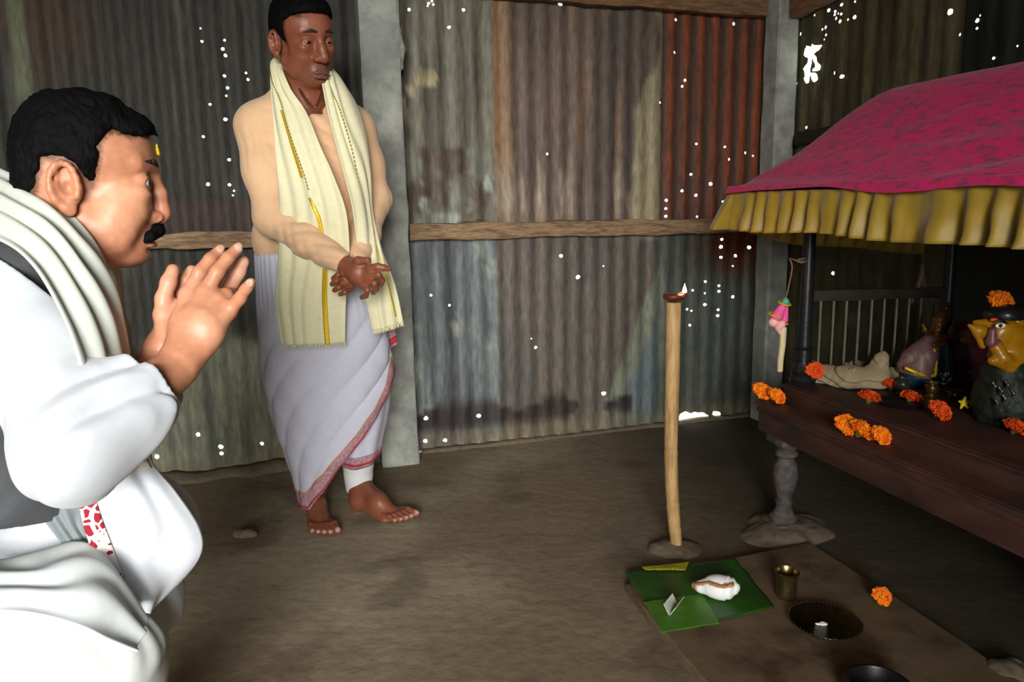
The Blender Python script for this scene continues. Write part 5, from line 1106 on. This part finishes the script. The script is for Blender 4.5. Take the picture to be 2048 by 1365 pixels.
# ------------------------------------------------------------------ things on the floor
def prism(name, px, z0, z1, m, par=None, n=18, wave=.0, seed=0, inset=.006):
    P = [hz(x, y, z1) for x, y in px]; out = []
    for i in range(len(P)):
        a, b = P[i], P[(i+1) % len(P)]
        for k in range(n): q = a + (b - a) * k / n; out.append(q + np.array([1, 1, 0]) * wave * fbm(np.array([[q[0]*9 + seed, q[1]*9, 0]]), 3)[0])
    out = np.array(out); c = out.mean(0); N = len(out); V = []; Fc = []
    rings_ = [(1.0, z0), (1.0, z1 - inset*.6), (1 - inset*1.2, z1 - inset*.1), (1 - inset*4, z1)]
    for s, z in rings_: V += [(*(c[:2] + (q[:2] - c[:2]) * s), z) for q in out]
    for i in range(len(rings_) - 1):
        for j in range(N): Fc.append((i*N+j, i*N+(j+1) % N, (i+1)*N+(j+1) % N, (i+1)*N+j))
    Fc.append(tuple((len(rings_)-1)*N + j for j in range(N))); o = new_mesh(name, V, Fc, m, par)
    try: o.data.set_sharp_from_angle(angle=math.radians(35))
    except Exception: pass
    return o
o = prism('cement_slab', [(1252, 1168), (1440, 1120), (1620, 1085), (1830, 1218), (2010, 1338), (2120, 1420), (1480, 1440), (1420, 1368), (1330, 1268)], -.01, .020, MT['slab'], wave=.006); tag(o, 'stained cement slab on the mud floor before the altar', 'slab')
def flat_leaf(name, quad, z, m, wav, lab=None, par=None, nm=40, seed=0):
    a, b, c_, d = [hz(x, y, z) for x, y in quad]; s = np.linspace(0, 1, nm)[:, None, None]; r = np.linspace(0, 1, nm)[None, :, None]
    G = (a*(1-s) + b*s) * (1-r) + (d*(1-s) + c_*s) * r
    q = np.concatenate([s + 0*r, r + 0*s, 0*s + 0*r + seed], -1); h = wav * (.5 + .5 * fbm(q * 2.5, 3)) + .0006 * np.sin(90 * q[..., 1]); e = np.minimum(np.minimum(q[..., 0], 1 - q[..., 0]), np.minimum(q[..., 1], 1 - q[..., 1])); G[..., 2] += h * sstep(0, .3, e) + .001
    G[..., :2] += .004 * fbm(q * 6 + 3, 3)[..., None] * (e < .02)[..., None]
    return grid_mesh(name, G, m, par, .0012, off=1)
lf = flat_leaf('banana_leaf', [(1250, 1146), (1472, 1120), (1549, 1216), (1331, 1268)], .021, MT['leaf'], .005); tag(lf, 'cut green banana leaf sheet spread on the slab corner', 'leaf')
flat_leaf('overlapping_piece', [(1288, 1205), (1406, 1188), (1440, 1248), (1325, 1267)], .0255, MT["leafb"], .002, par=lf, seed=4)
flat_leaf('yellowed_edge', [(1284, 1136), (1378, 1126), (1372, 1142), (1290, 1141)], .0275, MT['leafedge'], .003, par=lf, seed=7)
# conch
cs = hz(1436, 1196, .027); fx_ = unit(hz(1372, 1178, .03) - cs); cf = Frame(cs + [0, 0, .030], fx_)
sh = empty('conch_shell', cs); tag(sh, 'white conch shell with brown lip lying on the banana leaf', 'shell')
S = Sdf(); L = lambda x, y, z: cf.p(x, y, z)
S.ell(L(-4, 0, 0), (.040, .034, .031), cf.R, .01); S.ell(L(-22, -6, 4), (.026, .027, .026), cf.R, .006); S.ell(L(-36, -8, 5), (.014, .016, .016), cf.R, .004); S.ell(L(-45, -9, 6), (.007, .008, .008), cf.R, .003)
S.chain([L(22, 4, -4), L(44, 6, -10), L(62, 5, -12)], [.018, .011, .006], .02)
shb = S
def shell_skin(x, ang, cy=0, cz=0, push=.0012):
    o_ = L(x, cy, cz); d_ = cf.R @ np.array([0, math.cos(ang), math.sin(ang)]); t_ = np.linspace(.003, .06, 120); P_ = (o_ + d_ * t_[:, None]).astype(np.float32)
    v_ = shb.ev(P_[None])[0]; k_ = int(np.argmax(v_ > 0)); return o_ + d_ * (t_[k_] + push)
path = [shell_skin(x, a_, cy, cz) for x, a_, cy, cz in ((-38, .95, -6, 4), (-28, .72, -4, 3), (-14, .60, 0, 0), (2, .62, 0, 0), (16, .72, 1, -2), (30, .80, 4, -6), (45, .85, 5, -10), (58, .8, 5, -12))]
pl = crom(path, 60)
def shellcol(P):
    d_ = np.min(np.linalg.norm(P[:, None] - pl[None], axis=-1), axis=1); w_ = .0050 + .002 * vnoise(P * 160); tip = np.linalg.norm(P - L(60, 5, -12), axis=1)
    c = np.tile(np.array(srgb(238, 238, 236)), (len(P), 1)); c = mixc(c, srgb(170, 118, 78), 1 - sstep(w_ * .8, w_ * 1.7, d_)); c = mixc(c, srgb(96, 58, 36), 1 - sstep(w_ * .2, w_ * .6, d_)); return mixc(c, srgb(176, 124, 86), 1 - sstep(.012, .024, tip))
shb.chain(list(pl[::3] - [0, 0, .001]), .0026, .003); shb.fn(lambda P: (.0012 * np.sin(cf.loc(P)[..., 0] * .42) * (cf.loc(P)[..., 0] < -18)).astype(np.float32), 'd'); shb.mesh('shell_body', .0011, MT['shellpaint'], sh, shellcol)
# folded wrapper
w0 = hz(1347, 1222, .026); fr_ = Frame((0, 0, 0), unit(hz(1372, 1192, .026) - hz(1337, 1238, .026))); wr = empty('plastic_wrapper', w0); tag(wr, 'folded clear plastic packet standing open on the leaf', 'packet')
m = MB()
for sg, tl in ((1, .5), (-1, .55)):
    yv = fr_.R @ np.array([0, sg * math.sin(tl), math.cos(tl)]); Rm = np.stack([fr_.R[:, 0], np.cross(yv, fr_.R[:, 0]), yv], 1); m.box(w0 + yv * .016 + [0, 0, .001], (.030, .0010, .015), Rm, 0)
m.build('packet_sheets', MT['plastic'], wr, smooth=False)
m = MB()
for sg, tl in ((1, .5), (-1, .55)):
    yv = fr_.R @ np.array([0, sg * math.sin(tl), math.cos(tl)]); Rm = np.stack([fr_.R[:, 0], np.cross(yv, fr_.R[:, 0]), yv], 1)
    for k in range(4): m.box(w0 + yv * (.008 + .005 * k) + [0, 0, .001] + fr_.R[:, 0] * .002, (.022 - .002 * k, .0014, .0007), Rm, 0)
m.build('printed_lines', MT['ragpale'], wr, smooth=False)
c = hz(1572, 1194, .020); m = MB(); m.lathe([(.021, 0), (.025, .002), (.0262, .006), (.0255, .03), (.027, .060), (.0305, .068), (.0312, .071), (.0300, .0715), (.0262, .064), (.0248, .03), (.0235, .006), (.001, .005)], c, 40); o = m.build('brass_tumbler', MT['brass']); tag(o, 'small brass tumbler standing behind the round plate', 'cup')
c = hz(1650, 1252, .020); pt = empty('brass_plate', c); tag(pt, 'round dark brass plate with beaded rim on the slab', 'plate')
m = MB(); m.lathe([(.062, .0), (.068, .002), (.080, .012), (.084, .0135), (.0835, .015), (.079, .0135), (.067, .0045), (.0, .004)], c, 64); m.build('dish', MT['brassdark'], pt)
m = MB()
for k in range(56): t = 2*math.pi*k/56; m.lathe([(.0005, -.0022), (.0020, -.001), (.0022, .0008), (.0006, .0024)], c + [.083*math.cos(t), .083*math.sin(t), .0150], 6)
m.build('beaded_rim', MT['brass'], pt)
S = Sdf(); S.ell(c + [-.006, -.004, .007], (.010, .007, .004), None, .003); S.ell(c + [-.018, -.002, .006], (.007, .004, .003), None, .003); S.fn(lambda P: .0015 * fbm(P * 120, 2), 'd'); o = S.mesh('sugar_lump', .001, MT['shell']); tag(o, 'small white crumb in the middle of the brass plate', 'crumb')
c = hz(1755, 1408, .02); m = MB(); m.lathe([(.05, 0), (.062, .01), (.068, .03), (.064, .045), (.056, .047), (.054, .042), (.050, .012), (.001, .010)], c, 40); o = m.build('black_pot', MT['black']); tag(o, 'squat black pot at the bottom edge of the photo', 'pot')
def lump(name, px, z, r, lab, cat, m='mudlump', seed=0, amp=.2, h=.004):
    c = hz(*px, z); S = Sdf(); S.ell(c, r, None, .01); S.fn(lambda P: float(max(r)) * amp * fbm(P * 30 + seed, 4), 'd'); S.fn(lambda P: (z - .006 - P[..., 2]).astype(np.float32), '&', .001); o = S.mesh(name, h, MT[m]); return tag(o, lab, cat)
lump('stone', (490, 1070), .004, (.042, .022, .020), 'flat grey stone lump on the mud floor near the standing man', 'stone', seed=2, h=.003)
lump('clay_lump', (2020, 1350), .004, (.055, .04, .03), 'pale clay lump beside the slab at the bottom right corner', 'stone', seed=5)
S = Sdf(); c = Al(.10, .05, 0); S.ell(c + [0, 0, -.02], (.14, .11, .050), RA, .03); S.ell(c + [-.03, -.05, -.02], (.13, .09, .042), None, .03); S.ell(c + [.08, .02, -.015], (.09, .11, .036), None, .03); S.fn(lambda P: .010 * fbm(P * 14, 4), 'd'); S.fn(lambda P: (-.008 - P[..., 2]).astype(np.float32), '&', .001); o = S.mesh('mud_mound', .004, MT['mudlump']); tag(o, 'low mud mound that the left front altar leg stands on', 'mound')
# scraps on the post, straw on the rail
S = Sdf(); S.chain([at(798, 58, 2.92), at(804, 95, 2.92), at(800, 135, 2.93), at(795, 152, 2.93)], [.006, .014, .012, .006], .01); S.fn(lambda P: .006 * fbm(P * 50, 3), 'd'); o = S.mesh('torn_rag', .003, MT['ragpale']); tag(o, 'pale torn rag stuck to the right side of the first post', 'rag')
for pts_, lab in (((W(.20, .988, .068), W(.235, 1.00, .075), W(.27, 1.04, .075)), 'dry straw wisp standing up from the middle rail, curved one'), ((W(.22, .990, .068), W(.25, 1.0, .08), W(.30, 1.005, .078)), 'dry straw wisp lying almost flat above the middle rail'), ((W(.78, .922, .066), W(.79, .90, .072), W(.77, .87, .073)), 'dry straw wisp hanging below the middle rail')):
    m = MB(); m.tube(crom(pts_, 8), .0016, 5); tag(m.build('straw', MT['timber']), lab, 'straw', 'straw wisps on the rail')
